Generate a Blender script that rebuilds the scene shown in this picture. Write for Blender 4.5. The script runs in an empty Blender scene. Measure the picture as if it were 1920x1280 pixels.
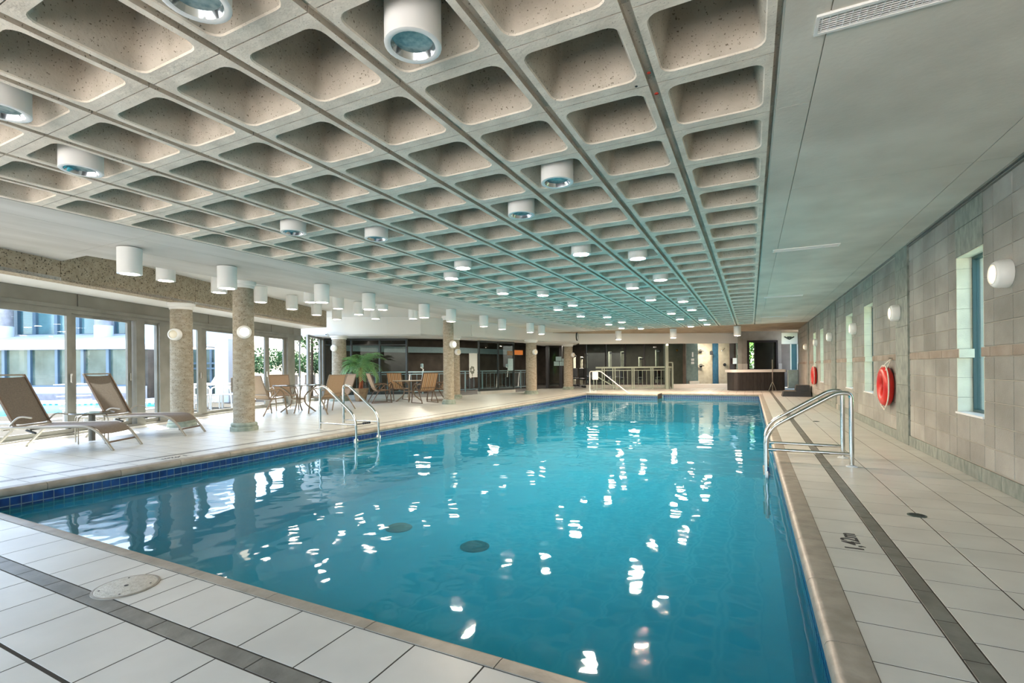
import bpy, math, random
from mathutils import Matrix, Vector
random.seed(7)

# ------------------------------------------------------------------ camera
scene = bpy.context.scene
COL = scene.collection
YAW, ROLL, FPX, CYPX, CAMH = .4589, .0089, 907.42, 690.28, 1.10
cY, sY = math.cos(YAW), math.sin(YAW)
cR, sR = math.cos(ROLL), math.sin(ROLL)
cam_data = bpy.data.cameras.new('camera')
cam = bpy.data.objects.new('camera', cam_data)
COL.objects.link(cam)
_R = Vector((cY, sY, 0)); _F = Vector((-sY, cY, 0)); _U = Vector((0, 0, 1))
_x = _R * cR - _U * sR
_y = _R * sR + _U * cR
_z = -_F
cam.matrix_world = Matrix(((_x.x, _y.x, _z.x, 0), (_x.y, _y.y, _z.y, 0), (_x.z, _y.z, _z.z, CAMH), (0, 0, 0, 1)))
cam_data.sensor_width = 36.0
cam_data.lens = FPX / 1920 * 36
cam_data.shift_y = (CYPX - 640) / 1920
cam_data.clip_start = .05
cam_data.clip_end = 400
scene.camera = cam

# ------------------------------------------------------------------ light
scene.view_settings.view_transform = 'Standard'
scene.view_settings.look = 'None'
scene.view_settings.gamma = 1.0
scene.view_settings.use_curve_mapping = False
scene.view_settings.exposure = EXPOSURE = 1.66
SUN_DIR = Vector((-.44, .12, .88)).normalized()      # towards the sun
world = bpy.data.worlds.new('sky')
scene.world = world
world.use_nodes = True
_nt = world.node_tree
_bg = _nt.nodes['Background']
_sky = _nt.nodes.new('ShaderNodeTexSky')
_sky.sky_type = 'NISHITA'
_sky.sun_disc = False
_sky.sun_elevation = math.asin(SUN_DIR.z)
_sky.sun_rotation = math.atan2(SUN_DIR.x, SUN_DIR.y)
_sky.air_density = 1.0
_sky.dust_density = 2.0
_sky.ozone_density = 1.0
_nt.links.new(_sky.outputs[0], _bg.inputs[0])
_bg.inputs[1].default_value = SKY_STRENGTH = .5
_sun = bpy.data.lights.new('sun', 'SUN')
_sun.energy = 8.6
_sun.angle = .012
_sun.color = (1, .95, .87)
sun = bpy.data.objects.new('sun', _sun)
COL.objects.link(sun)
sun.rotation_euler = SUN_DIR.to_track_quat('Z', 'Y').to_euler()
sun.location = (-20, 5, 25)
try:
    scene.cycles.use_denoising = True
    scene.cycles.max_bounces = 10
    scene.cycles.diffuse_bounces = 6
    scene.cycles.glossy_bounces = 4
    scene.cycles.transparent_max_bounces = 16
    scene.cycles.caustics_reflective = False
    scene.cycles.caustics_refractive = False
    scene.cycles.sample_clamp_indirect = 6.0
    scene.cycles.use_light_tree = True
except Exception:
    pass

# ------------------------------------------------------------------ dimensions read off the room (metres)
CZ = 2.743            # underside of the ceiling ribs and slabs
SX, SYY = .645, .653  # coffer module
GX0, GY0 = -.499, 1.584
PXL, PXR, PYF, PYB1, PYB2 = -6.33, .253, 1.65, 20.0, 21.0   # pool outline
PSTEP = -3.37
WATER_Z = -.19
XW = 1.937            # face of the block wall
T = .3175             # deck tile pitch

def at(u, v, d):
    """A point at depth d (m) in front of the camera position, at photograph pixel u, v."""
    x = (u - 960) / FPX; z = (CYPX - v) / FPX
    x, z = x * cR + z * sR, -x * sR + z * cR
    return Vector((d * (x * cY - sY), d * (x * sY + cY), CAMH + d * z))
def floor_at(u, v, z=0.):
    p = at(u, v, 1.) - Vector((0, 0, CAMH))
    t = (z - CAMH) / p.z
    return Vector((p.x * t, p.y * t, z))
def zat(u, v, d):
    return at(u, v, d).z
def xat(u, d):
    return (u - 960) / FPX * d

# ------------------------------------------------------------------ materials
def lin(c):
    return tuple((v / 255 / 12.92) if v / 255 <= .04045 else (((v / 255) + .055) / 1.055) ** 2.4 for v in c)
MATS = {}
def pmat(name, c1, c2=None, scale=4., rough=.6, metal=0., bump=0., bscale=60., spec=.5, rand=0., speck=None,
         spscale=60., spthr=.22, coat=0., local=False, aniso=None, detail=4.):
    """Principled material: two colours blended by noise, optional dark specks, bump and per-object tint."""
    m = bpy.data.materials.new(name); m.use_nodes = True
    nt = m.node_tree; N = nt.nodes; L = nt.links
    b = N['Principled BSDF']
    b.inputs['Roughness'].default_value = rough
    b.inputs['Metallic'].default_value = metal
    b.inputs['Specular IOR Level'].default_value = spec
    if coat: b.inputs['Coat Weight'].default_value = coat; b.inputs['Coat Roughness'].default_value = .05
    if local:
        tc = N.new('ShaderNodeTexCoord'); pos = tc.outputs['Object']
    else:
        g = N.new('ShaderNodeNewGeometry'); pos = g.outputs['Position']
    if aniso:
        mp = N.new('ShaderNodeMapping'); mp.inputs['Scale'].default_value = aniso
        L.new(pos, mp.inputs['Vector']); pos = mp.outputs['Vector']
    col = None
    c1l = (*lin(c1), 1)
    if c2:
        n = N.new('ShaderNodeTexNoise'); n.inputs['Scale'].default_value = scale; n.inputs['Detail'].default_value = detail
        L.new(pos, n.inputs['Vector'])
        r = N.new('ShaderNodeValToRGB')
        r.color_ramp.elements[0].position = .35; r.color_ramp.elements[1].position = .68
        r.color_ramp.elements[0].color = c1l; r.color_ramp.elements[1].color = (*lin(c2), 1)
        L.new(n.outputs['Fac'], r.inputs['Fac']); col = r.outputs['Color']
    if speck:
        v = N.new('ShaderNodeTexNoise'); v.inputs['Scale'].default_value = spscale; v.inputs['Detail'].default_value = 1.
        L.new(pos, v.inputs['Vector'])
        r2 = N.new('ShaderNodeValToRGB')
        r2.color_ramp.elements[0].position = spthr; r2.color_ramp.elements[1].position = spthr + .07
        r2.color_ramp.elements[0].color = (1, 1, 1, 1); r2.color_ramp.elements[1].color = (0, 0, 0, 1)
        L.new(v.outputs['Fac'], r2.inputs['Fac'])
        mx = N.new('ShaderNodeMix'); mx.data_type = 'RGBA'
        L.new(r2.outputs['Color'], mx.inputs['Factor'])
        if col: L.new(col, mx.inputs['A'])
        else: mx.inputs['A'].default_value = c1l
        mx.inputs['B'].default_value = (*lin(speck), 1)
        col = mx.outputs['Result']
    if rand:
        oi = N.new('ShaderNodeObjectInfo')
        mr = N.new('ShaderNodeMapRange'); mr.inputs['To Min'].default_value = 1 - rand; mr.inputs['To Max'].default_value = 1 + rand
        L.new(oi.outputs['Random'], mr.inputs['Value'])
        mv = N.new('ShaderNodeHueSaturation')
        if col: L.new(col, mv.inputs['Color'])
        else: mv.inputs['Color'].default_value = c1l
        L.new(mr.outputs['Result'], mv.inputs['Value']); col = mv.outputs['Color']
    if col: L.new(col, b.inputs['Base Color'])
    else: b.inputs['Base Color'].default_value = c1l
    if bump:
        n2 = N.new('ShaderNodeTexNoise'); n2.inputs['Scale'].default_value = bscale; n2.inputs['Detail'].default_value = 3.
        L.new(pos, n2.inputs['Vector'])
        bp = N.new('ShaderNodeBump'); bp.inputs['Strength'].default_value = bump; bp.inputs['Distance'].default_value = .01
        L.new(n2.outputs['Fac'], bp.inputs['Height']); L.new(bp.outputs['Normal'], b.inputs['Normal'])
    MATS[name] = m
    return m
def emat(name, c, strength):
    m = bpy.data.materials.new(name); m.use_nodes = True
    nt = m.node_tree; nt.nodes.remove(nt.nodes['Principled BSDF'])
    e = nt.nodes.new('ShaderNodeEmission'); e.inputs[0].default_value = (*lin(c), 1); e.inputs[1].default_value = strength
    nt.links.new(e.outputs[0], nt.nodes['Material Output'].inputs[0]); MATS[name] = m
    return m
def glassmat(name, tint, ior=1.45, rough=0., gloss=1.0):
    m = bpy.data.materials.new(name); m.use_nodes = True
    nt = m.node_tree; N = nt.nodes; L = nt.links; N.remove(N['Principled BSDF'])
    t = N.new('ShaderNodeBsdfTransparent'); t.inputs[0].default_value = (*tint, 1)
    g = N.new('ShaderNodeBsdfGlossy'); g.inputs['Roughness'].default_value = rough
    f = N.new('ShaderNodeFresnel'); f.inputs['IOR'].default_value = ior
    mu = N.new('ShaderNodeMath'); mu.operation = 'MULTIPLY'; mu.inputs[1].default_value = gloss; mu.use_clamp = True
    x = N.new('ShaderNodeMixShader')
    ge = N.new('ShaderNodeNewGeometry'); iv = N.new('ShaderNodeMath'); iv.operation = 'SUBTRACT'; iv.inputs[0].default_value = 1.
    L.new(ge.outputs['Backfacing'], iv.inputs[1])
    m2 = N.new('ShaderNodeMath'); m2.operation = 'MULTIPLY'; L.new(f.outputs[0], m2.inputs[0]); L.new(iv.outputs[0], m2.inputs[1])
    L.new(m2.outputs[0], mu.inputs[0]); L.new(mu.outputs[0], x.inputs[0])
    L.new(t.outputs[0], x.inputs[1]); L.new(g.outputs[0], x.inputs[2]); L.new(x.outputs[0], N['Material Output'].inputs[0])
    MATS[name] = m
    return m

M = MATS
pmat('rib_concrete_lit', (236, 225, 209), (214, 203, 187), 7, .9, bump=.35, bscale=45, speck=(150, 143, 130), spscale=120, spthr=.24, spec=.2)
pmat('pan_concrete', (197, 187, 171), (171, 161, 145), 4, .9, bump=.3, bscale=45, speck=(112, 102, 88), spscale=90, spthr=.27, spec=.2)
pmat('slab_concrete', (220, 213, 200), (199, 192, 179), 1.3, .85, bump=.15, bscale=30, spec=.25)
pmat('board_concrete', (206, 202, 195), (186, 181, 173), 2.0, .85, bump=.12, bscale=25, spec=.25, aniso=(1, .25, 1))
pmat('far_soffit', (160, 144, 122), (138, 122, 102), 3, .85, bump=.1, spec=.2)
pmat('aggregate', (180, 166, 145), (158, 144, 123), 14, .85, bump=.3, bscale=60, speck=(88, 78, 64), spscale=42, spthr=.33, spec=.25)
pmat('column_stone', (166, 158, 142), (143, 132, 114), 9, .8, bump=.35, bscale=40, speck=(98, 88, 72), spscale=38, spthr=.31, spec=.25, aniso=(1, 1, 2.2))
pmat('slate_green', (138, 143, 134), (104, 113, 106), 16, .55, bump=.1, bscale=30, rand=.08, aniso=(1, 1, .5))
pmat('base_green', (150, 160, 148), (118, 130, 118), 10, .5, bump=.1)
pmat('block', (160, 158, 151), (139, 137, 130), 2.2, .85, bump=.5, bscale=90, rand=.10, spec=.2)
pmat('belt_block', (160, 149, 137), (140, 127, 115), 4, .85, bump=.4, bscale=90, rand=.08, spec=.2)
pmat('mortar', (176, 171, 160), None, rough=.95, bump=.2, spec=.1)
pmat('reveal', (222, 219, 198), (206, 203, 184), 5, .8, bump=.3, bscale=80)
pmat('tile', (191, 192, 184), (178, 179, 171), 2.5, .34, rand=.035, bump=.03, bscale=14, spec=.4)
pmat('grout', (66, 63, 56), None, rough=.95, spec=.1)
pmat('band_tile', (112, 112, 104), (88, 88, 81), 9, .4, bump=.12, bscale=35, rand=.12)
pmat('coping', (148, 142, 129), (124, 119, 107), 8, .45, bump=.2, bscale=40, rand=.06)
pmat('pool_tile', (24, 62, 122), (14, 40, 92), 12, .15, rand=.25, spec=.6)
pmat('pool_grout', (150, 176, 182), None, rough=.8)
pmat('pool_plaster', (58, 171, 204), (50, 163, 197), .8, .7)
pmat('white_paint', (226, 224, 219), None, rough=.6, bump=.02, bscale=80)
pmat('white_metal', (232, 231, 227), None, rough=.35, spec=.5)
pmat('steel', (205, 203, 196), None, rough=.14, metal=1.)
pmat('reflector', (210, 214, 214), None, rough=.12, metal=1.)
pmat('bronze_frame', (134, 133, 125), (118, 117, 109), 3, .45, spec=.4)
pmat('bronze_panel', (140, 136, 126), (126, 122, 112), 2, .5, spec=.4)
pmat('dark_frame', (38, 46, 45), None, rough=.35)
pmat('black_frame', (26, 20, 20), None, rough=.4)
pmat('teal_frame', (38, 70, 72), None, rough=.35)
pmat('dark_room', (92, 84, 74), (72, 66, 58), 2, .8)
pmat('room_floor', (96, 94, 90), None, rough=.4)
pmat('green_rail', (150, 163, 150), None, rough=.45)
pmat('blue_rail', (140, 168, 176), None, rough=.4)
pmat('red_plastic', (206, 38, 30), (190, 30, 24), 6, .35)
pmat('rope', (222, 217, 204), None, rough=.9, bump=.4, bscale=120)
pmat('frame_alu', (150, 142, 128), None, rough=.35, metal=.3)
pmat('frame_tan', (128, 112, 92), None, rough=.4, metal=.2)
pmat('frame_brown', (96, 76, 58), None, rough=.4, metal=.1)
pmat('sling_dark', (112, 103, 92), (98, 90, 80), 60, .8, bump=.2, bscale=300)
pmat('sling_tan', (160, 136, 110), (145, 121, 96), 80, .8, bump=.2, bscale=300)
pmat('table_rim', (96, 94, 88), None, rough=.35, metal=.4)
pmat('pot', (150, 128, 98), (128, 104, 76), 7, .7, bump=.3, bscale=30)
pmat('soil', (62, 48, 36), None, rough=.95, bump=.6)
pmat('palm_trunk', (150, 82, 44), (112, 58, 32), 22, .85, bump=.8, bscale=60, aniso=(1, 1, .4))
pmat('palm_leaf', (124, 168, 104), (84, 136, 84), 5, .5, rand=.18)
pmat('hedge_leaf', (120, 176, 42), (74, 132, 30), 3, .6, rand=.25)
pmat('tree_leaf', (78, 108, 54), (48, 80, 42), 1.2, .7, rand=.25)
pmat('bark', (92, 76, 60), None, rough=.9)
pmat('hot_tub_wood', (50, 48, 47), (34, 33, 32), 10, .6, bump=.2, rand=.15, aniso=(3, 3, .4))
pmat('black_plastic', (34, 35, 37), (44, 45, 47), 8, .5)
pmat('shower_tan', (176, 166, 144), (160, 150, 128), 6, .6)
pmat('shower_teal', (112, 132, 130), (96, 118, 118), 8, .5)
pmat('shower_blue', (40, 88, 112), (30, 72, 98), 10, .4)
pmat('shower_grey', (118, 126, 114), (104, 112, 100), 4, .6)
pmat('door_dark', (52, 32, 30), None, rough=.4)
pmat('paper', (226, 230, 228), None, rough=.8)
pmat('paper_blue', (176, 204, 208), (160, 190, 196), 20, .8)
pmat('orange_paint', (236, 140, 60), None, rough=.6)
pmat('ink', (24, 26, 26), None, rough=.6)
pmat('brass', (190, 152, 84), None, rough=.3, metal=1.)
pmat('drain_green', (58, 72, 62), None, rough=.5)
pmat('manhole', (186, 184, 172), (168, 166, 152), 30, .55, bump=.5, bscale=70)
pmat('drain_dark', (30, 34, 36), None, rough=.6)
pmat('drain_brown', (112, 92, 74), None, rough=.6)
pmat('ext_concrete', (206, 208, 212), (190, 193, 198), 1.2, .85, bump=.1)
pmat('ext_stone', (150, 146, 150), (132, 128, 132), 6, .85, bump=.2)
pmat('ext_glass', (96, 134, 142), (70, 104, 110), .7, .12, spec=.8)
pmat('ext_glass_low', (96, 112, 104), (58, 74, 66), 1.1, .15, spec=.8)
pmat('ext_frame', (84, 106, 122), None, rough=.4)
pmat('patio', (214, 208, 198), (200, 193, 183), 1.5, .85, bump=.1)
pmat('out_water', (20, 150, 205), (60, 180, 225), 1.2, .08, spec=.6)
pmat('out_tile', (44, 92, 150), None, rough=.3)
pmat('white_furniture', (226, 226, 224), None, rough=.5)
pmat('lawn', (112, 128, 84), (92, 112, 70), .6, .9)
pmat('rust_red', (196, 56, 36), (120, 34, 22), 90, .8)
glassmat('glass', (.95, .97, .97), 1.45)
glassmat('dark_glass', (.70, .76, .75), 1.45, gloss=.8)
glassmat('teal_glass', (.78, .90, .88), 1.5)
glassmat('table_glass', (.72, .78, .76), 1.5, gloss=1.5)
emat('lamp_on', (255, 234, 208), 178.)
emat('lamp_side', (255, 238, 220), 16.)
emat('lamp_warm', (255, 214, 188), 215.)
emat('gym_lamp', (255, 244, 228), 38.)
emat('sconce_dim', (255, 218, 170), .9)
emat('sconce_on', (255, 236, 206), 1.6)
emat('sconce_warm', (255, 196, 120), 3.)
pmat('sconce_off', (224, 214, 192), None, rough=.3)
pmat('lens_off', (170, 190, 188), (120, 148, 148), 30, .15, spec=.7)

def stripe_mat():
    m = bpy.data.materials.new('sling_stripe'); m.use_nodes = True
    nt = m.node_tree; N = nt.nodes; L = nt.links; b = N['Principled BSDF']; b.inputs['Roughness'].default_value = .8
    tc = N.new('ShaderNodeTexCoord'); sp = N.new('ShaderNodeSeparateXYZ'); L.new(tc.outputs['Object'], sp.inputs[0])
    mu = N.new('ShaderNodeMath'); mu.operation = 'MULTIPLY'; mu.inputs[1].default_value = 7.5; L.new(sp.outputs['Y'], mu.inputs[0])
    fr = N.new('ShaderNodeMath'); fr.operation = 'FRACT'; L.new(mu.outputs[0], fr.inputs[0])
    r = N.new('ShaderNodeValToRGB'); r.color_ramp.interpolation = 'CONSTANT'
    e = r.color_ramp.elements; e[0].position = 0; e[0].color = (*lin((176, 140, 102)), 1); e[1].position = .36; e[1].color = (*lin((138, 110, 88)), 1)
    x = r.color_ramp.elements.new(.58); x.color = (*lin((190, 164, 128)), 1)
    x = r.color_ramp.elements.new(.80); x.color = (*lin((116, 88, 66)), 1)
    L.new(fr.outputs[0], r.inputs[0]); L.new(r.outputs[0], b.inputs['Base Color']); MATS['sling_stripe'] = m
stripe_mat()

def water_mat(name, tint, bump, s1, s2, body, turbid):
    m = bpy.data.materials.new(name); m.use_nodes = True
    nt = m.node_tree; N = nt.nodes; L = nt.links; N.remove(N['Principled BSDF'])
    g = N.new('ShaderNodeNewGeometry')
    n1 = N.new('ShaderNodeTexNoise'); n1.inputs['Scale'].default_value = s1; n1.inputs['Detail'].default_value = 1.5
    n2 = N.new('ShaderNodeTexNoise'); n2.inputs['Scale'].default_value = s2; n2.inputs['Detail'].default_value = 1.
    mp = N.new('ShaderNodeMapping'); mp.inputs['Scale'].default_value = (1, 1.0, 1)
    L.new(g.outputs['Position'], mp.inputs[0]); L.new(mp.outputs[0], n1.inputs[0]); L.new(mp.outputs[0], n2.inputs[0])
    ad = N.new('ShaderNodeMath'); ad.operation = 'MULTIPLY_ADD'; ad.inputs[1].default_value = .22
    L.new(n2.outputs['Fac'], ad.inputs[0]); L.new(n1.outputs['Fac'], ad.inputs[2])
    bp = N.new('ShaderNodeBump'); bp.inputs['Strength'].default_value = 1.; bp.inputs['Distance'].default_value = bump
    L.new(ad.outputs[0], bp.inputs['Height'])
    f = N.new('ShaderNodeFresnel'); f.inputs['IOR'].default_value = 1.33; L.new(bp.outputs[0], f.inputs['Normal'])
    t = N.new('ShaderNodeBsdfTransparent'); t.inputs[0].default_value = (*tint, 1)
    df = N.new('ShaderNodeBsdfDiffuse'); df.inputs[0].default_value = (*body, 1)      # light scattered back by the water itself
    bx = N.new('ShaderNodeMixShader'); bx.inputs[0].default_value = turbid; L.new(t.outputs[0], bx.inputs[1]); L.new(df.outputs[0], bx.inputs[2])
    gl = N.new('ShaderNodeBsdfGlossy'); gl.inputs['Roughness'].default_value = .03; L.new(bp.outputs[0], gl.inputs['Normal'])
    x = N.new('ShaderNodeMixShader'); L.new(f.outputs[0], x.inputs[0]); L.new(bx.outputs[0], x.inputs[1]); L.new(gl.outputs[0], x.inputs[2])
    L.new(x.outputs[0], N['Material Output'].inputs[0]); MATS[name] = m
water_mat('water', (.52, .92, 1.0), .012, 1.5, 5., (.030, .37, .53), .30)

# ------------------------------------------------------------------ mesh helpers
class MB:
    def __init__(s): s.v = []; s.f = []
    def add(s, vs, fs):
        o = len(s.v); s.v += [tuple(p) for p in vs]; s.f += [tuple(i + o for i in f) for f in fs]; return s
    def box(s, x0, x1, y0, y1, z0, z1):
        return s.add([(x0, y0, z0), (x1, y0, z0), (x1, y1, z0), (x0, y1, z0), (x0, y0, z1), (x1, y0, z1), (x1, y1, z1), (x0, y1, z1)],
                     [(0, 3, 2, 1), (4, 5, 6, 7), (0, 1, 5, 4), (1, 2, 6, 5), (2, 3, 7, 6), (3, 0, 4, 7)])
    def cbox(s, c, e, bev=0.):
        """Box by centre and full sizes; bev chamfers its upright edges and top."""
        x, y, z = c; a, b, h = e[0] / 2, e[1] / 2, e[2] / 2
        if not bev: return s.box(x - a, x + a, y - b, y + b, z - h, z + h)
        r = bev
        def ring(k, zz): return [(x + sx * (a - k[0]), y + sy * (b - k[1]), zz) for sx, sy, k in
                                 ((-1, -1, k), (1, -1, k), (1, 1, k), (-1, 1, k))]
        vs = []
        for zz, kk in ((z - h, r), (z - h + r, 0), (z + h - r, 0), (z + h, r)):
            aa, bb = a - kk, b - kk; q = min(r, aa * .5, bb * .5)
            vs += [(x - aa + q, y - bb, zz), (x + aa - q, y - bb, zz), (x + aa, y - bb + q, zz), (x + aa, y + bb - q, zz),
                   (x + aa - q, y + bb, zz), (x - aa + q, y + bb, zz), (x - aa, y + bb - q, zz), (x - aa, y - bb + q, zz)]
        fs = [tuple(range(7, -1, -1)), tuple(range(24, 32))]
        for k in range(3):
            for i in range(8):
                j = (i + 1) % 8; fs.append((k * 8 + i, k * 8 + j, k * 8 + 8 + j, k * 8 + 8 + i))
        return s.add(vs, fs)
    def seg(s, a, b, w, t):
        """Rectangular bar from a to b, width w (horizontal) and thickness t (other way)."""
        a, b = Vector(a), Vector(b); d = (b - a).normalized()
        up = Vector((0, 0, 1)) if abs(d.z) < .95 else Vector((0, 1, 0))
        x = d.cross(up).normalized() * (w / 2); y = d.cross(x).normalized() * (t / 2)
        vs = [a - x - y, a + x - y, a + x + y, a - x + y, b - x - y, b + x - y, b + x + y, b - x + y]
        return s.add(vs, [(0, 3, 2, 1), (4, 5, 6, 7), (0, 1, 5, 4), (1, 2, 6, 5), (2, 3, 7, 6), (3, 0, 4, 7)])
    def tube(s, path, r, n=8, closed=False):
        P = [Vector(p) for p in path]; k = len(P); rr = r if isinstance(r, (list, tuple)) else [r] * k
        vs = []; prev = None
        for i in range(k):
            if closed: d = (P[(i + 1) % k] - P[i - 1])
            else: d = P[min(i + 1, k - 1)] - P[max(i - 1, 0)]
            d.normalize()
            if prev is None:
                up = Vector((0, 0, 1)) if abs(d.z) < .9 else Vector((1, 0, 0)); x = d.cross(up).normalized()
            else:
                x = (prev - d * prev.dot(d)).normalized()
            prev = x; y = d.cross(x)
            vs += [P[i] + (x * math.cos(2 * math.pi * j / n) + y * math.sin(2 * math.pi * j / n)) * rr[i] for j in range(n)]
        fs = []
        for i in range(k if closed else k - 1):
            i2 = (i + 1) % k
            for j in range(n):
                j2 = (j + 1) % n; fs.append((i * n + j, i * n + j2, i2 * n + j2, i2 * n + j))
        if not closed: fs += [tuple(range(n - 1, -1, -1)), tuple((k - 1) * n + j for j in range(n))]
        return s.add(vs, fs)
    def lathe(s, prof, n=24, c=(0, 0, 0), axis='z', cap0=True, cap1=True):
        vs = []
        for r, z in prof:
            for j in range(n):
                a = 2 * math.pi * j / n; p = (r * math.cos(a), r * math.sin(a), z)
                if axis == 'x': p = (p[2], p[0], p[1])
                elif axis == 'y': p = (p[0], p[2], p[1])
                vs.append((p[0] + c[0], p[1] + c[1], p[2] + c[2]))
        fs = []; k = len(prof)
        for i in range(k - 1):
            for j in range(n):
                j2 = (j + 1) % n; fs.append((i * n + j, i * n + j2, (i + 1) * n + j2, (i + 1) * n + j))
        if cap0: fs.append(tuple(range(n - 1, -1, -1)))
        if cap1: fs.append(tuple((k - 1) * n + j for j in range(n)))
        return s.add(vs, fs)
    def prism(s, poly, z0, z1):
        n = len(poly); vs = [(p[0], p[1], z0) for p in poly] + [(p[0], p[1], z1) for p in poly]
        return s.add(vs, [tuple(range(n - 1, -1, -1)), tuple(range(n, 2 * n))] + [(i, (i + 1) % n, n + (i + 1) % n, n + i) for i in range(n)])
    def wall(s, poly, z0, z1, th):
        """Upright strip of thickness th along an open plan polyline (thickness to the left of travel)."""
        P = [Vector((p[0], p[1])) for p in poly]; O = []
        for i in range(len(P)):
            d = P[min(i + 1, len(P) - 1)] - P[max(i - 1, 0)]; d.normalize(); O.append(P[i] + Vector((-d.y, d.x)) * th)
        k = len(P); vs = []
        for p, o in zip(P, O): vs += [(p.x, p.y, z0), (p.x, p.y, z1), (o.x, o.y, z1), (o.x, o.y, z0)]
        fs = []
        for i in range(k - 1):
            a, b = 4 * i, 4 * i + 4
            for j in range(4): j2 = (j + 1) % 4; fs.append((a + j, a + j2, b + j2, b + j))
        fs += [(3, 2, 1, 0), (4 * k - 4, 4 * k - 3, 4 * k - 2, 4 * k - 1)]
        return s.add(vs, fs)
    def mesh(s, name, mat, smooth=False, ang=40):
        me = bpy.data.meshes.new(name); me.from_pydata(s.v, [], s.f); me.update()
        if mat: me.materials.append(M[mat] if isinstance(mat, str) else mat)
        if smooth:
            me.polygons.foreach_set('use_smooth', [True] * len(me.polygons))
            try: me.set_sharp_from_angle(angle=math.radians(ang))
            except Exception: pass
        return me
    def build(s, name, mat, parent=None, smooth=False, ang=40):
        return link(name, s.mesh(name, mat, smooth, ang), parent)
def link(name, data, parent=None, loc=None, rz=None):
    o = bpy.data.objects.new(name, data); COL.objects.link(o)
    if parent is not None: o.parent = parent
    if loc is not None: o.location = loc
    if rz is not None: o.rotation_euler = (0, 0, rz)
    return o
def tag(o, label=None, cat=None, group=None, kind=None):
    if label: o['label'] = label
    if cat: o['category'] = cat
    if group: o['group'] = group
    if kind: o['kind'] = kind
    return o
def thing(name, label, cat, loc=(0, 0, 0), rz=0., group=None, kind=None):
    o = bpy.data.objects.new(name, None); COL.objects.link(o)
    o.empty_display_size = .1; o.location = loc; o.rotation_euler = (0, 0, rz)
    return tag(o, label, cat, group, kind)
def copy_tree(o, parent=None, loc=None, rz=None):
    c = o.copy(); COL.objects.link(c); c.parent = parent
    if loc is not None: c.location = loc
    if rz is not None: c.rotation_euler = (0, 0, rz)
    for ch in list(o.children):
        copy_tree(ch, c)
    return c
def smooth_path(pts, r=.1, n=5):
    """Round the inner corners of a polyline."""
    P = [Vector(p) for p in pts]; out = [P[0]]
    for i in range(1, len(P) - 1):
        a, b, c = P[i - 1], P[i], P[i + 1]
        da, dc = (a - b), (c - b); k = min(r, da.length * .49, dc.length * .49)
        p0, p1 = b + da.normalized() * k, b + dc.normalized() * k
        for j in range(n + 1):
            t = j / n; out.append(p0 * (1 - t) ** 2 + b * 2 * t * (1 - t) + p1 * t * t)
    out.append(P[-1]); return out
ORD = ['first', 'second', 'third', 'fourth', 'fifth', 'sixth', 'seventh', 'eighth', 'ninth', 'tenth', 'eleventh', 'twelfth', 'thirteenth']
def depth_of(p): return -p[0] * sY + p[1] * cY

# ================================================================== FLOOR AND POOL
def winline(Y): return -9.968 - .3978 * (Y - 3.074)
floor = tag(MB().box(-17, PXL - .06, -3, 28, -.35, -.0008).box(PXR + .06, XW + .3, -3, 28, -.35, -.0008)
            .box(PXL - .06, PXR + .06, -3, PYF - .06, -.35, -.0008).box(PXL - .06, PSTEP, PYB1 + .06, 28, -.35, -.0008)
            .box(PSTEP, PXR + .06, PYB2 + .06, 28, -.35, -.0008).build('floor', 'grout'),
            'pale tiled pool deck with dark grey border bands', 'floor', kind='structure')
tiles, bands = [], []
G = .0033
def tile(x0, x1, y0, y1): tiles.append((x0 + G, x1 - G, y0 + G, y1 - G))
# deck along the block wall
YJ = [1.565] + [1.565 + (2.52 - 1.565) % T + T * k for k in range(0, 82)]
YJ = [y for y in YJ if y < 27.9]
for y0, y1 in zip(YJ[:-1], YJ[1:]):
    for x0, x1 in ((.393, .697), (.781, 1.085), (1.085, 1.41), (1.41, 1.765), (1.765, XW)): tile(x0, x1, y0, y1)
for k in range(-1, 82):
    y0 = 2.36 + T * k
    if y0 < 25: bands.append((.697 + G, .781 - G, max(y0, 1.565) + G, y0 + T - G))
# front deck
XJ = [-1.847 - T * k for k in range(-12, 38)]
for x1, x0 in zip(XJ[:-1], XJ[1:]):
    if x1 < -14: continue
    for y0, y1 in ((1.24, 1.557), (.838, 1.156), (.514, .830), (.196, .514), (-.13, .196)):
        if y0 > 1.2 and -3.15 < x0 < -2.7:
            tile(x0, (x0 + x1) / 2, y0, y1); tile((x0 + x1) / 2, x1, y0, y1)
        else: tile(x0, x1, y0, y1)
    bands.append((x0 + T / 2 + G, x1 + T / 2 - G, 1.156 + G, 1.24 - G))
# deck under the windows
for y0, y1 in zip(YJ[:-1], YJ[1:]):
    tile(-6.775, -6.47, y0, y1)
    x1 = -6.858
    while x1 > winline((y0 + y1) / 2) - .1 and x1 > -15:
        tile(x1 - T, x1, y0, y1); x1 -= T
for k in range(0, 78):
    y0 = 1.72 + T * k
    bands.append((-6.858 + G, -6.775 - G, y0 + G, y0 + T - G))
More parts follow.
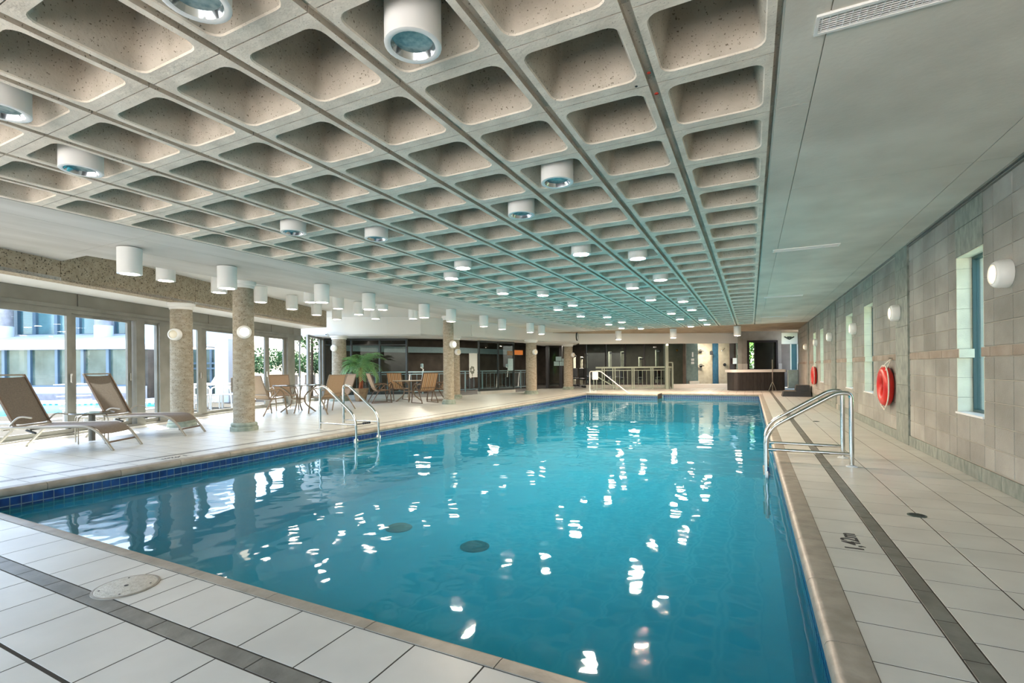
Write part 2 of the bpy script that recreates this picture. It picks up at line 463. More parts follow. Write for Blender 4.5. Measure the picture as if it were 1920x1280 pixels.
# deck beyond the pool
for y0, y1 in zip(YJ[:-1], YJ[1:]):
    x1 = .393
    while x1 > -6.4:
        lim = (PYB2 if x1 > PSTEP else PYB1) + .14
        if y0 > lim - .05: tile(max(x1 - T, -6.47), x1, max(y0, lim), y1)
        x1 -= T
def spread(lst, name, mat, parent, keep, z0=-.012, z1=0.):
    """Nearest pieces become parts with shared meshes; the rest one joined part."""
    def near(t):
        x, y = (t[0] + t[1]) / 2, (t[2] + t[3]) / 2; d = depth_of((x, y)); l = x * cY + y * sY
        inview = d > .3 and abs(l / d) < 1.12 and CAMH / d < .72
        return (0 if inview else 1, d)
    lst = sorted(lst, key=near); cache = {}
    for t in lst[:keep]:
        w, h = round(t[1] - t[0], 3), round(t[3] - t[2], 3)
        if (w, h) not in cache:
            b = .0006; mb = MB(); a, c = w / 2, h / 2
            mb.add([(-a, -c, z0), (a, -c, z0), (a, c, z0), (-a, c, z0), (-a, -c, z1 - b), (a, -c, z1 - b), (a, c, z1 - b), (-a, c, z1 - b),
                    (-a + b, -c + b, z1), (a - b, -c + b, z1), (a - b, c - b, z1), (-a + b, c - b, z1)],
                   [(0, 1, 5, 4), (1, 2, 6, 5), (2, 3, 7, 6), (3, 0, 4, 7), (4, 5, 9, 8), (5, 6, 10, 9), (6, 7, 11, 10), (7, 4, 8, 11), (8, 9, 10, 11)])
            cache[(w, h)] = mb.mesh(name, mat)
        link(name, cache[(w, h)], parent, ((t[0] + t[1]) / 2, (t[2] + t[3]) / 2, 0))
    if lst[keep:]:
        mb = MB()
        for t in lst[keep:]: mb.box(t[0], t[1], t[2], t[3], z0, z1)
        tag(mb.build('distant_' + name + 's', mat, parent), kind='stuff')
spread(tiles, 'deck_tile', 'tile', floor, 295)
spread(bands, 'band_tile', 'band_tile', floor, 150)

# coping stones: rounded nose over the water
def coping(w, L):
    pr = [(.016, -.078), (.003, -.064), (0, -.045), (.002, -.022), (.009, -.008), (.022, 0), (.04, .003), (w, .003), (w, -.078)]
    n = len(pr); vs = [(0, p[0], p[1]) for p in pr] + [(L, p[0], p[1]) for p in pr]
    return MB().add(vs, [tuple(range(n)), tuple(range(2 * n - 1, n - 1, -1))] + [(i, n + i, n + (i + 1) % n, (i + 1) % n) for i in range(n)])
def coping_run(p0, p1, w):
    """Stones from p0 to p1; the water lies to the right of travel."""
    p0, p1 = Vector((*p0, 0)), Vector((*p1, 0)); d = p1 - p0; n = max(1, round(d.length / .635)); L = d.length / n
    me = coping(w, L - .004).mesh('coping_stone', 'coping', True, 50); rz = math.atan2(d.y, d.x); d.normalize()
    for k in range(n): link('coping_stone', me, floor, p0 + d * (k * L + .002), rz)
coping_run((PXL, PYF), (PXL, PYB1), .14)                 # window side: travel +Y, outward is -X (left)
coping_run((PXL - .14, PYB1), (PSTEP, PYB1), .14)        # far side
coping_run((PSTEP, PYB1 + .14), (PSTEP, PYB2), .10)
coping_run((PSTEP - .1, PYB2), (PXR + .14, PYB2), .14)
coping_run((PXR, PYB2), (PXR, PYF), .14)
coping_run((PXR + .14, PYF), (PXL - .14, PYF), .092)

# pool basin, blue waterline tiles, water
O = .022
basin = MB()
xl, xr, yf, y1, y2, xs, zb = PXL - O, PXR + O, PYF - O, PYB1 + O, PYB2 + O, PSTEP - O, -1.2
ring = [(xl, yf), (xr, yf), (xr, y2), (xs, y2), (xs, y1), (xl, y1)]
n = len(ring)
basin.add([(*p, -.07) for p in ring] + [(*p, zb) for p in ring],
          [(i, n + i, n + (i + 1) % n, (i + 1) % n) for i in range(n)] + [(n, n + 5, n + 4, n + 3, n + 2, n + 1)])
pool = tag(basin.build('pool_basin', 'pool_plaster'), 'long rectangular indoor swimming pool with turquoise basin', 'pool', kind='structure')
TP = .0815
pt = []
def wall_tiles(p0, p1, nrm):
    p0, p1 = Vector((*p0, 0)), Vector((*p1, 0)); d = p1 - p0; n = int(d.length / TP); d.normalize(); rz = math.atan2(d.y, d.x)
    for k in range(n):
        for row in (0, 1): pt.append((p0 + d * ((k + .5) * TP) + Vector((0, 0, -.086 - TP * (row + .5))), rz))
wall_tiles((xl, y1), (xl, yf), 0); wall_tiles((xr, yf), (xr, y2), 0); wall_tiles((xs, y1), (xl, y1), 0)
wall_tiles((xr, y2), (xs, y2), 0); wall_tiles((xs, y2), (xs, y1), 0)
pool_grout = MB()
for a, b in (((xl, y1), (xl, yf)), ((xr, yf), (xr, y2)), ((xs, y1), (xl, y1)), ((xr, y2), (xs, y2)), ((xs, y2), (xs, y1))):
    d = Vector((b[0] - a[0], b[1] - a[1])).normalized(); nn = Vector((-d.y, d.x)) * -.003
    pool_grout.add([(a[0] - nn.x, a[1] - nn.y, -.08), (b[0] - nn.x, b[1] - nn.y, -.08), (b[0] - nn.x, b[1] - nn.y, -.252), (a[0] - nn.x, a[1] - nn.y, -.252)], [(0, 1, 2, 3)])
pool_grout.build('tile_grout', 'pool_grout', pool)
tb = MB().box(-TP / 2 + .004, TP / 2 - .004, -.001, .0075, -TP / 2 + .004, TP / 2 - .004)
tme = tb.mesh('waterline_tile', 'pool_tile')
pt.sort(key=lambda q: (0 if (depth_of(q[0]) > .5 and q[0].x < -6) else 1, depth_of(q[0])))
for p, rz in pt[:298]: link('waterline_tile', tme, pool, p, rz)
mb = MB()
for p, rz in pt[298:]:
    c, s = math.cos(rz), math.sin(rz); a = TP / 2 - .004
    vs = [(x * a, y, z * a) for x, y, z in ((-1, -.001, -1), (1, -.001, -1), (1, .0075, -1), (-1, .0075, -1), (-1, -.001, 1), (1, -.001, 1), (1, .0075, 1), (-1, .0075, 1))]
    mb.add([(p.x + x * c - y * s, p.y + x * s + y * c, p.z + z) for x, y, z in vs],
           [(0, 3, 2, 1), (4, 5, 6, 7), (0, 1, 5, 4), (1, 2, 6, 5), (2, 3, 7, 6), (3, 0, 4, 7)])
tag(mb.build('distant_waterline_tiles', 'pool_tile', pool), kind='stuff')
wt = MB().add([(*p, WATER_Z) for p in ring], [(0, 1, 2, 3, 4, 5)]).build('water', 'water')
tag(wt, 'calm turquoise water filling the indoor pool', 'water', kind='stuff')

# ================================================================== CEILING
ceil_top = MB().box(-8.4, XW + .3, -3, 28, CZ + .46, CZ + .6)
ceiling = tag(ceil_top.build('ceiling', 'slab_concrete'), 'coffered concrete ceiling with flat slab strips on both sides', 'ceiling', kind='structure')
def coffer_mesh():
    hx, hy, gx, gy = SX / 2 - .025, SYY / 2 - .003, SX / 2, SYY / 2
    a, b, r, K = .252, .247, .062, 5
    def rr(a, b, r):
        out = []
        for q, (sx, sy) in enumerate(((1, 1), (-1, 1), (-1, -1), (1, -1))):
            for k in range(K):
                t = math.pi / 2 * (q + k / (K - 1)); out.append((sx * (a - r) + r * math.cos(t), sy * (b - r) + r * math.sin(t)))
        return out
    rings = [(rr(a + .006, b + .006, r + .006), 0.), (rr(a, b, r), .008), (rr(a - .014, b - .014, r - .004), .03), (rr(a - .034, b - .034, r - .034), .16), (rr(a - .085, b - .085, r - .05), .43)]
    n = 4 * K; vs = []
    for pts, z in rings: vs += [(x, y, z) for x, y in pts]
    fs = []
    for k in range(4):
        for i in range(n):
            j = (i + 1) % n; fs.append((k * n + i, k * n + n + i, k * n + n + j, k * n + j))
    fs.append(tuple(4 * n + i for i in range(n)))
    o = len(vs)
    vs += [(hx, hy, 0), (-hx, hy, 0), (-hx, -hy, 0), (hx, -hy, 0)]
    for q in range(4):                         # flat underside of the rib
        for k in range(K - 1): fs.append((o + q, q * K + k, q * K + k + 1))
        fs.append((o + q, q * K + K - 1, ((q + 1) * K) % n, o + (q + 1) % 4))
    o2 = len(vs); vs += [(hx, hy, .034), (-hx, hy, .034), (-hx, -hy, .034), (hx, -hy, .034), (gx, gy, .036), (-gx, gy, .036), (-gx, -gy, .036), (gx, -gy, .036)]
    for q in range(4):
        p = (q + 1) % 4; fs += [(o + q, o + p, o2 + p, o2 + q), (o2 + q, o2 + p, o2 + 4 + p, o2 + 4 + q)]
    return MB().add(vs, fs)
cof = coffer_mesh()
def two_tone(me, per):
    me.materials.append(M['pan_concrete'])                 # rough pan, smooth rim; rim paler to put upward light into the colour
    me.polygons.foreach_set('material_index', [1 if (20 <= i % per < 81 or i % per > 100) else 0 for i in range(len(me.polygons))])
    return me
cof_me = two_tone(cof.mesh('coffer', 'rib_concrete_lit', True, 35), len(cof.f))
cells = []
for r in range(-2, 30):
    for i in range(10): cells.append((GX0 + SX - (i + .5) * SX, GY0 + (r + .5) * SYY))
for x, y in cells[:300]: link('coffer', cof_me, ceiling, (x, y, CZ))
mb = MB()
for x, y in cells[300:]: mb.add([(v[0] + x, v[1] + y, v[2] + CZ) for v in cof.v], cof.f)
two_tone(tag(mb.build('distant_coffers', 'rib_concrete_lit', ceiling, True, 35), kind='stuff').data, len(cof.f))
def panel(x0, x1, y0, y1, mat, name='ceiling_panel', z=CZ, g=.0028):
    MB().box(x0 + g, x1 - g, y0 + g, y1 - g, z, z + .09).build(name, mat, ceiling)
MB().box(.146, 2.3, -3, 28, CZ + .012, CZ + .45).box(-8.4, -6.304, -3, 28, CZ + .012, CZ + .45).box(-6.31, .15, -3, GY0 - 2 * SYY, CZ, CZ + .45).build('slab_core', 'slab_concrete', ceiling)
YC = [-3, 0.0, 2.6, 5.2, 7.82, 10.4, 13.02, 15.62, 18.22, 21.15]
for y0, y1 in zip(YC[:-1], YC[1:]):
    panel(.152, .345, y0 + .93, y1 + .93 if y1 < 21 else y1, 'slab_concrete')
    panel(.345, 1.64, y0, y1, 'slab_concrete'); panel(1.64, 2.3, y0, y1, 'slab_concrete')
    for x0, x1 in ((-6.85, -6.304), (-7.55, -6.85), (-8.4, -7.55)):
        if y0 < 12: panel(x0, x1, y0 + .7, y1 + .7, 'board_concrete')
for xa in (-6.85, -7.55):                      # far end of the window-side slab, its edge curving in
    pass
edge = [(-8.4, 13.73), (-8.15, 14.6), (-7.86, 15.6), (-7.55, 16.8), (-7.38, 18.0), (-7.3, 19.5), (-7.3, 21.15)]
MB().prism([(-6.308, 13.73)] + edge + [(-6.308, 21.15)], CZ, CZ + .3).build('slab_end', 'board_concrete', ceiling)
MB().box(-10.5, -8.4, -3, 3.47, CZ, CZ + .45).build('slab_return', 'board_concrete', ceiling)
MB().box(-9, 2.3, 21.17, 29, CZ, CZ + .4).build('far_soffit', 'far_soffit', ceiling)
raised = [(-8.38, 3.47), (-8.38, 14), (-7.28, 18), (-7.28, 22.4), (-9.5, 24.5), (-16.5, 16), (-13.2, 11.2), (-9.0, 2.9)]
MB().prism(raised, 2.965, 3.02).build('raised_ceiling', 'white_paint', ceiling)
for p, r, mt in (((1216.5, 137), .012, 'rust_red'), ((1231, 176), .014, 'rust_red'), ((1193, 162), .009, 'ink')):
    q = floor_at(p[0], p[1], CZ - .001)
    MB().lathe([(r * .4, -.004), (r, 0), (r * .8, .004)], 7).build('paint_chip', mt, ceiling).location = q
# unseen roof added to block sky and sun; end behind camera stays open
roof = tag(MB().prism([(2.4, -3), (2.4, 26.2), (-1.0, 26.6), (-2.5, 33), (-22, 33), (-17.5, 17), (-13.6, 11.3), (-7.4, -3)], 3.35, 3.6).build('roof', 'slab_concrete'),
           'unseen flat roof slab blocking the sky above the pool hall', 'roof', kind='structure')

# ================================================================== BLOCK WALL WITH SLIT WINDOWS
WIN = [(5.966, 6.636), (10.51, 11.27), (12.42, 13.24), (17.05, 17.79), (18.90, 19.66)]
PIL = [(8.306, 8.92), (14.64, 15.34), (21.0, 21.6)]
WZ0, WZ1 = .60, 2.215
CORE = XW + .009
core = MB()
ys = [-3.0]
for a, b in WIN:
    core.box(CORE, XW + .30, ys[-1], a, 0, CZ); ys.append(b)
    core.box(CORE, XW + .30, a, b, 0, WZ0); core.box(CORE, XW + .30, a, b, WZ1, CZ)
core.box(CORE, XW + .30, ys[-1], 25.6, 0, CZ)
wall_r = tag(core.build('wall_right', 'mortar'), 'long grey concrete block wall with slit windows and slate strips', 'wall', kind='structure')
COURSES = [(.135, .340), (.340, .545), (.545, .755), (.755, .961), (.961, 1.166), (1.261, 1.471), (1.471, 1.679), (1.679, 1.888), (1.888, 2.095), (2.095, 2.297), (2.297, 2.500), (2.500, 2.700)]
segs = []; cur = 2.0
marks = sorted([(a, b, 'w') for a, b in WIN] + [(a, b, 'p') for a, b in PIL])
for a, b, k in marks: segs.append((cur, a)); cur = b
segs.append((cur, 25.5))
bl, bb = [], []
for a, b in segs:
    wa = any(abs(a - w[1]) < .01 for w in WIN); wb = any(abs(b - w[0]) < .01 for w in WIN)
    cuts = [a]
    if wa: cuts.append(a + .212)
    end = b - (.212 if wb else 0)
    while cuts[-1] + .425 < end - .06: cuts.append(cuts[-1] + .425)
    if end - cuts[-1] > .05: cuts.append(end)
    if wb: cuts.append(b)
    for y0, y1 in zip(cuts[:-1], cuts[1:]):
        for z0, z1 in COURSES: bl.append((y0, y1, z0, z1))
    for k in range(int((b - a) / .425) + 1):
        y0 = a + k * .425; y1 = min(b, y0 + .425)
        if y1 - y0 > .05: bb.append((y0 - (.055 if k == 0 and wa else 0), y1 + (.055 if y1 >= b - .01 and wb else 0)))
for a, b in WIN:
    m_ = (a + b) / 2
    for z0, z1 in ((.135, .340), (.340, WZ0 - .012)): bl += [(a, m_, z0, z1), (m_, b, z0, z1)]
bl.sort(key=lambda q: (0 if q[0] > 4.2 else 1, q[0])); cache = {}
def block_me(w, h, mat, name):
    k = (round(w, 3), round(h, 3), mat)
    if k not in cache:
        a, c, g = k[0] / 2 - .004, k[1] / 2 - .004, .004
        mb = MB(); x0, x1 = 0., .02
        mb.add([(x1, -a, -c), (x1, a, -c), (x1, a, c), (x1, -a, c), (x0 + g, -a, -c), (x0 + g, a, -c), (x0 + g, a, c), (x0 + g, -a, c),
                (x0, -a + g, -c + g), (x0, a - g, -c + g), (x0, a - g, c - g), (x0, -a + g, c - g)],
               [(0, 1, 5, 4), (1, 2, 6, 5), (2, 3, 7, 6), (3, 0, 4, 7), (4, 5, 9, 8), (5, 6, 10, 9), (6, 7, 11, 10), (7, 4, 8, 11), (8, 9, 10, 11)])
        mb.f = [tuple(reversed(f)) for f in mb.f]
        cache[k] = mb.mesh(name, mat)
    return cache[k]
for y0, y1, z0, z1 in bl[:300]: link('block', block_me(y1 - y0, z1 - z0, 'block', 'block'), wall_r, (XW, (y0 + y1) / 2, (z0 + z1) / 2))
mb = MB()
for y0, y1, z0, z1 in bl[300:]: mb.box(XW, XW + .02, y0 + .004, y1 - .004, z0 + .004, z1 - .004)
tag(mb.build('distant_blocks', 'block', wall_r), kind='stuff')
for y0, y1 in bb: link('belt_block', block_me(y1 - y0, .095, 'belt_block', 'belt_block'), wall_r, (XW - .004, (y0 + y1) / 2, 1.2135))
# slate strips, slate panels over the windows
for a, b in PIL:
    z = 0.
    while z < CZ - .01:
        z1 = min(z + .41, CZ); MB().box(XW - .022, XW + .01, a + .002, b - .002, z + .002, z1 - .002).build('slate_tile', 'slate_green', wall_r); z = z1
for a, b in WIN:
    for z0, z1 in ((WZ1, 2.50), (2.50, 2.70)):
        MB().box(XW - .003, XW + .02, a + .002, b - .002, z0 + .003, z1 - .003).build('slate_tile', 'slate_green', wall_r)
base = tag(MB().box(XW - .006, XW + .01, -3, 25.5, 0, .13).build('baseboard_right', 'mortar'), 'green slate skirting along the foot of the block wall', 'skirting', kind='structure')
y = 2.0; sk = []
while y < 25.4:
    if not any(a - .05 < y + .2 < b + .05 for a, b in PIL): sk.append(y)
    y += .4
for k, y in enumerate(sk):
    MB().box(XW - .013, XW, y + .003, y + .397, .002, .133).build('skirting_tile', 'slate_green', base)
trim = tag(MB().box(XW - .03, XW + .01, -3, 8.29, 2.722, 2.742).box(XW - .018, XW + .01, -3, 8.29, 2.700, 2.708).box(XW - .018, XW + .01, 8.94, 24, 2.722, 2.742).build('trim_1', 'bronze_frame'),
           'thin metal shadow trim between block wall and ceiling', 'trim', kind='structure')
for k, (a, b) in enumerate(WIN):
    w = thing('window_%d' % (k + 1), 'narrow slit window in the block wall, %s from the camera' % ORD[k], 'window', (XW, (a + b) / 2, 0), kind='structure')
    h = (b - a) / 2; f = .035
    MB().box(.125, .185, -h, -h + f, WZ0, WZ1).box(.125, .185, h - f, h, WZ0, WZ1).box(.125, .185, -h + f, h - f, WZ0, WZ0 + f).box(.125, .185, -h + f, h - f, WZ1 - f, WZ1).build('window_frame', 'teal_frame', w)
    MB().box(.15, .158, -h + f, h - f, WZ0 + f, WZ1 - f).build('pane', 'teal_glass', w)
    MB().box(-.012, .125, -h, h, WZ0 - .012, WZ0 + .008).build('window_sill', 'white_metal', w)
    for z0, z1 in [(WZ0 + .008, .755), (.755, .961), (.961, 1.166), (1.166, 1.261), (1.261, 1.471), (1.471, 1.679), (1.679, 1.888), (1.888, 2.095), (2.095, WZ1)]:
        for sgn in (-1, 1):
            e = .055 if abs(z0 - 1.166) < .01 else 0.
            ya, yb = sorted((sgn * (h - .012 - e), sgn * (h + .001)))
            MB().box(.004, .125, ya, yb, z0 + .002, z1 - .002).build('reveal_block', 'reveal', w)
    MB().box(.004, .125, -h, h, WZ1 - .008, WZ1).build('window_head', 'reveal', w)

# ================================================================== BEAM, SLIDING DOORS (window side)
UB = Vector((-.3577, .9338)); B0 = Vector((-8.83, 2.724))
RB = math.atan2(UB.y, UB.x)
beam = thing('trim_2', 'exposed aggregate concrete beam above the sliding glass doors', 'beam', (B0.x, B0.y, 0), RB, kind='structure')
bj = [-6.0, -3.9, -1.9, .78, 3.45, 6.1, 9.04]
for a, b in zip(bj[:-1], bj[1:]): MB().box(a + .005, b - .005, 0, .25, 2.45, 2.97).build('beam_panel', 'aggregate', beam)
MB().box(-6, 9.0, .012, .24, 2.46, 2.96).build('beam_core', 'grout', beam)
W0 = Vector((-9.968, 3.074)); UW = Vector((-.3696, .9292)); RW = math.atan2(UW.y, UW.x)
sof = []
for t in (-6.5, 8.7): p = W0 + UW * t; sof.append((p.x, p.y))
e0, e1 = B0 + UB * -6.0, B0 + UB * 9.04
tag(MB().prism([(e0.x, e0.y), (e1.x, e1.y), (sof[1][0] - .2, sof[1][1]), (sof[0][0] - .2, sof[0][1] - .05)], 2.452, 2.50).build('trim_3', 'white_paint'),
    'white painted soffit between the beam and the sliding doors', 'soffit', kind='structure')
hd = thing('trim_4', 'grey metal header panels over the sliding doors', 'header', (W0.x, W0.y, 0), RW, kind='structure')
hj = [-6.2, -3.5, -1.2, 1.19, 3.24, 4.40, 6.0, 7.0, 8.2, 8.7]
for a, b in zip(hj[:-1], hj[1:]):
    MB().box(a + .01, b - .01, .015, .11, 2.235, 2.445).build('header_panel', 'bronze_panel', hd)
MB().box(-6.2, 8.72, 0, .13, 2.17, 2.232).box(-6.2, 8.72, .02, .12, 2.105, 2.17).box(-6.2, 8.72, .03, .10, 2.235, 2.452).build('header_rail', 'bronze_frame', hd)
MB().box(-6.2, 8.72, -.05, .22, -.004, .035).build('track', 'white_metal', hd)
MB().box(-6.2, 8.72, 0, .14, .035, .075).build('sill', 'bronze_frame', hd)
def glazed(name, label, t0, t1, y, f=.06, fl=None, fr=None, z0=.075, z1=2.105, mat='bronze_frame'):
    p = W0 + UW * t0; L = t1 - t0; fl = fl or f; fr = fr or f
    d = thing(name, label, name.split('_')[0], (p.x, p.y, 0), RW, kind='structure')
    MB().box(0, fl, y, y + .045, z0, z1).build('stile', mat, d)
    MB().box(L - fr, L, y, y + .045, z0, z1).build('stile', mat, d)
    MB().box(fl, L - fr, y, y + .045, z1 - .05, z1).box(fl, L - fr, y, y + .045, z0, z0 + .07).build('rail', mat, d)
    MB().box(fl, L - fr, y + .018, y + .026, z0 + .07, z1 - .05).build('pane', 'glass', d)
    return d
glazed('door_1', 'sliding glass door in front of the outdoor pool, nearest the camera', -1.2, 1.09, .02, .06, fr=.085)
glazed('door_2', 'sliding glass door behind the second lounger', 1.122, 2.33, .075, .09)
glazed('window_6', 'narrow fixed pane left of the second stone column', 2.56, 2.93, .04, .03)
glazed('door_3', 'sliding glass door right of the second stone column', 3.26, 4.17, .02, .07, fr=.12)
glazed('door_4', 'sliding glass door behind the front stone column', 4.22, 5.7, .075, .18, fr=.1)
glazed('door_5', 'sliding glass door behind the plain dining chairs', 5.9, 6.79, .02, .07, fr=.1)
glazed('door_6', 'sliding glass door just left of the corner panes', 6.86, 7.86, .075, .13, fr=.11)
glazed('window_7', 'fixed pane at the end of the sliding doors', 8.27, 8.70, .04, .03)
glazed('door_7', 'sliding glass door outside the left edge of the view', -3.6, -1.22, .075, .08)
glazed('door_8', 'second sliding glass door outside the left edge of the view', -6.1, -3.62, .02, .08)
for k, (a, b) in enumerate(((2.36, 2.56), (2.93, 3.26), (5.7, 5.9), (7.86, 8.27))):
    p = W0 + UW * a
    tag(MB().box(0, b - a, 0, .13, .07, 2.11).build('trim_%d' % (5 + k), 'bronze_frame'), 'grey metal post between sliding doors, %s from the camera' % ORD[k], 'post', kind='structure')
    o = bpy.data.objects['trim_%d' % (5 + k)]; o.location = (p.x, p.y, 0); o.rotation_euler = (0, 0, RW)
# lock handles
for nm, t in (('door_1', .03), ('door_2', 1.16), ('door_3', .85), ('door_5', .84)):
    d = bpy.data.objects[nm]
    x = {'door_1': 2.25, 'door_2': 1.16, 'door_3': .85, 'door_5': .84}[nm]
    MB().cbox((x, -.01 if nm != 'door_2' else .06, 1.0), (.03, .03, .16), .006).build('handle', 'steel', d)

# ================================================================== WHITE BULKHEAD AND DARK STOREFRONT
bulk = [(-14.3, 11.95), (-12.85, 12.79), (-11.6, 13.46), (-10.6, 14.1), (-10.3, 14.6), (-10.08, 15.7), (-9.6, 17.1), (-9.23, 18.35), (-8.9, 19.6), (-8.55, 20.7), (-8.1, 21.6), (-7.4, 22.35)]
tag(MB().wall(bulk, 2.29, 3.0, .12).build('wall_back', 'white_paint'), 'smooth white curved bulkhead above the dark storefront', 'wall', kind='structure')
glz = [(-13.35, 11.5), (-14.45, 13.2), (-13.92, 13.86), (-11.40, 15.57), (-11.0, 16.1), (-10.76, 16.85), (-9.55, 20.7), (-10.0, 24.0)]
soffit2 = bulk + [(-10.0, 24.3)] + list(reversed(glz[:-1]))
MB().prism([(p[0], p[1]) for p in bulk] + [(-8.4, 24.6), (-10.2, 24.6)] + [(p[0] - .15, p[1] + .1) for p in reversed(glz[1:-1])], 2.30, 2.34).build('bulkhead_soffit', 'white_paint', bpy.data.objects['wall_back'])
def pline_at(poly, u):
    """Where the line of sight at pixel column u crosses a plan polyline."""
    r = at(u, 690, 1.); best = None
    for a, b in zip(poly[:-1], poly[1:]):
        ax, ay, bx, by = *a, *b; dx, dy = bx - ax, by - ay
        den = r.x * dy - r.y * dx
        if abs(den) < 1e-9: continue
        k = (ax * dy - ay * dx) / den; q = (k * r.x - ax, k * r.y - ay); t = (q[0] * dx + q[1] * dy) / (dx * dx + dy * dy)
        if k > 0 and -.001 <= t <= 1.001 and (best is None or k < best[0]): best = (k, k * r.x, k * r.y)
    return best[1:] if best else None
def storefront(name, label, poly, us, z0, z1, trans=(), mull=.07, frame='dark_frame', gl='dark_glass', curb=.13):
    """Glazed wall along poly, mullions where the photograph shows them at pixel columns us."""
    P = [pline_at(poly, u) for u in us]; P = [p for p in P if p]
    o = thing(name, label, 'window', (P[0][0], P[0][1], 0), 0, kind='structure'); o0 = Vector((P[0][0], P[0][1], 0))
    for p in P:
        MB().cbox((p[0] - o0.x, p[1] - o0.y, (z0 + z1) / 2), (mull, mull, z1 - z0)).build('mullion', frame, o)
    for a, b in zip(P[:-1], P[1:]):
        A, B = Vector((*a, 0)) - o0, Vector((*b, 0)) - o0
        for zz, w in [(z0 + .05, .10), (z1 - .04, .08)] + [(q, .045) for q in trans]:
            MB().seg((A.x, A.y, zz), (B.x, B.y, zz), .06, w).build('transom', frame, o)
        MB().seg((A.x, A.y, (z0 + z1) / 2), (B.x, B.y, (z0 + z1) / 2), .01, z1 - z0 - .1).build('pane', gl, o)
    if curb:
        for a, b in zip(P[:-1], P[1:]):
            A, B = Vector((*a, 0)) - o0, Vector((*b, 0)) - o0
            MB().seg((A.x, A.y, curb / 2), (B.x, B.y, curb / 2), .22, curb).build('curb', 'tile', o)
    return o
storefront('window_8', 'tall corner panes with a view of trees, left of the third column', glz[:2], (567, 578, 600.5, 606), .02, 2.30, mull=.09, frame='bronze_frame', gl='glass', curb=0)
storefront('window_9', 'dark glazed storefront behind the palm and striped chairs', glz[1:4], (609, 659, 712.5, 763, 812.5, 851), .13, 2.30, trans=(2.05,))
storefront('window_10', 'dark glazed storefront with orange sign, beyond the far chairs', glz[5:7], (859, 898, 934, 963, 984.5, 1014), .13, 2.30)
# gym front, further back
gym = [(-8.6, 25.1), (-8.02, 25.3), (-4.03, 26.35)]
storefront('window_11', 'gym front of dark glass behind the ramp railing', gym, (1077, 1099, 1136, 1172.5, 1208, 1247), .17, 2.5, curb=.17, frame='black_frame')
gd = [(-10.0, 24.0), (-8.75, 25.06)]
dg = storefront('door_9', 'black framed gym door with paper notices', gd, (1027, 1052, 1074), .02, 2.3, curb=0, frame='black_frame', mull=.16)
dg['category'] = 'door'
# dim rooms behind the storefronts
gp = [(-14.62, 13.42), (-16.7, 15.9), (-16.3, 19.2), (-14.5, 22.5), (-13.5, 31.5), (-3.2, 31.5), (-3.2, 26.6)]
for k, (a, b) in enumerate(zip(gp[:-1], gp[1:])):
    tag(MB().wall([a, b], 0, 3.3, .15).build('wall_gym_%d' % (k + 1), 'dark_room'), 'dim back wall of the rooms behind the storefront, %s stretch from the left' % ORD[k], 'wall', kind='structure')
MB().prism([(-16.7, 15.9), (-14.6, 13.45), (-13.95, 13.95), (-11.4, 15.65), (-10.85, 16.8), (-9.65, 20.7), (-10.1, 24.0), (-8.75, 25.1), (-4, 26.4), (-3.2, 26.6), (-3.2, 31.5), (-13.5, 31.5), (-14.5, 22.5), (-16.3, 19.2)], 2.62, 2.7).build('gym_ceiling', 'dark_room', ceiling)
MB().prism([(-16.7, 15.9), (-14.6, 13.45), (-13.95, 13.95), (-11.4, 15.65), (-10.85, 16.8), (-9.65, 20.7), (-10.1, 24.0), (-8.75, 25.1), (-4, 26.4), (-3.2, 26.6), (-3.2, 31.5), (-13.5, 31.5), (-14.5, 22.5), (-16.3, 19.2)], .0, .012).build('gym_floor', 'room_floor', floor)
MB().wall([(-16.4, 16.3), (-16.0, 19.1), (-14.2, 22.4), (-13.2, 28.0)], 1.95, 2.25, .08).build('reflection_stripe', 'paper_blue', bpy.data.objects['wall_gym_4'])  # pale strip standing in for the band reflected in the storefront glass

# ================================================================== FAR END
FA, FB = (-7.41, 22.39), (-.39, 26.31)
tag(MB().wall([FA, (-3.6, 24.6), FB], 2.24, CZ + .01, .18).build('wall_far', 'white_paint'), 'white fascia band across the far end of the hall', 'wall', kind='structure')
def far_panel(name, label, u0, u1, d, z0, z1, mat, th=.08, d2=None):
    a, b = at(u0, 690, d), at(u1, 690, d2 or d)
    return tag(MB().wall([(a.x, a.y), (b.x, b.y)], z0, z1, th).build(name, mat), label, 'wall', kind='structure')
far_panel('wall_shower_1', 'dim grey-green shower wall beside the railing', 1245, 1288, 26.6, 0, 2.6, 'shower_grey')
far_panel('wall_shower_2', 'teal tiled pier in the shower area', 1287, 1309, 25.4, 0, 2.6, 'shower_teal', .5)
far_panel('wall_shower_3', 'tan shower wall with two black fittings', 1309, 1338, 26.6, 0, 2.6, 'shower_tan')
far_panel('wall_shower_4', 'narrow dark blue tiled strip in the shower area', 1337, 1349, 26.5, 0, 2.6, 'shower_blue')
far_panel('wall_shower_5', 'pale shower wall left of the dark door', 1348.5, 1369.5, 26.4, 0, 2.6, 'shower_tan', .5)
far_panel('wall_shower_6', 'grey wall strip behind the hot tub, right of the dark door', 1381, 1400, 26.2, 0, 2.6, 'shower_grey')
dd = far_panel('door_10', 'dark red-brown door with paper notice', 1369, 1382.5, 26.3, 0, 2.55, 'door_dark', .05); dd['category'] = 'door'
MB().prism([(-4.4, 26.3), (-.6, 26.9), (-.3, 27.4), (-1.5, 29.2), (-5, 28.3)], 2.5, 2.6).build('shower_ceiling', 'white_paint', bpy.data.objects['wall_far'])
a, b = at(1262, 690, 24.9), at(1373.5, 690, 24.6)
tag(MB().wall([(a.x, a.y), (b.x, b.y)], 0, .21, .3).build('trim_9', 'white_paint'), 'low white kerb in front of the shower area', 'kerb', kind='structure')
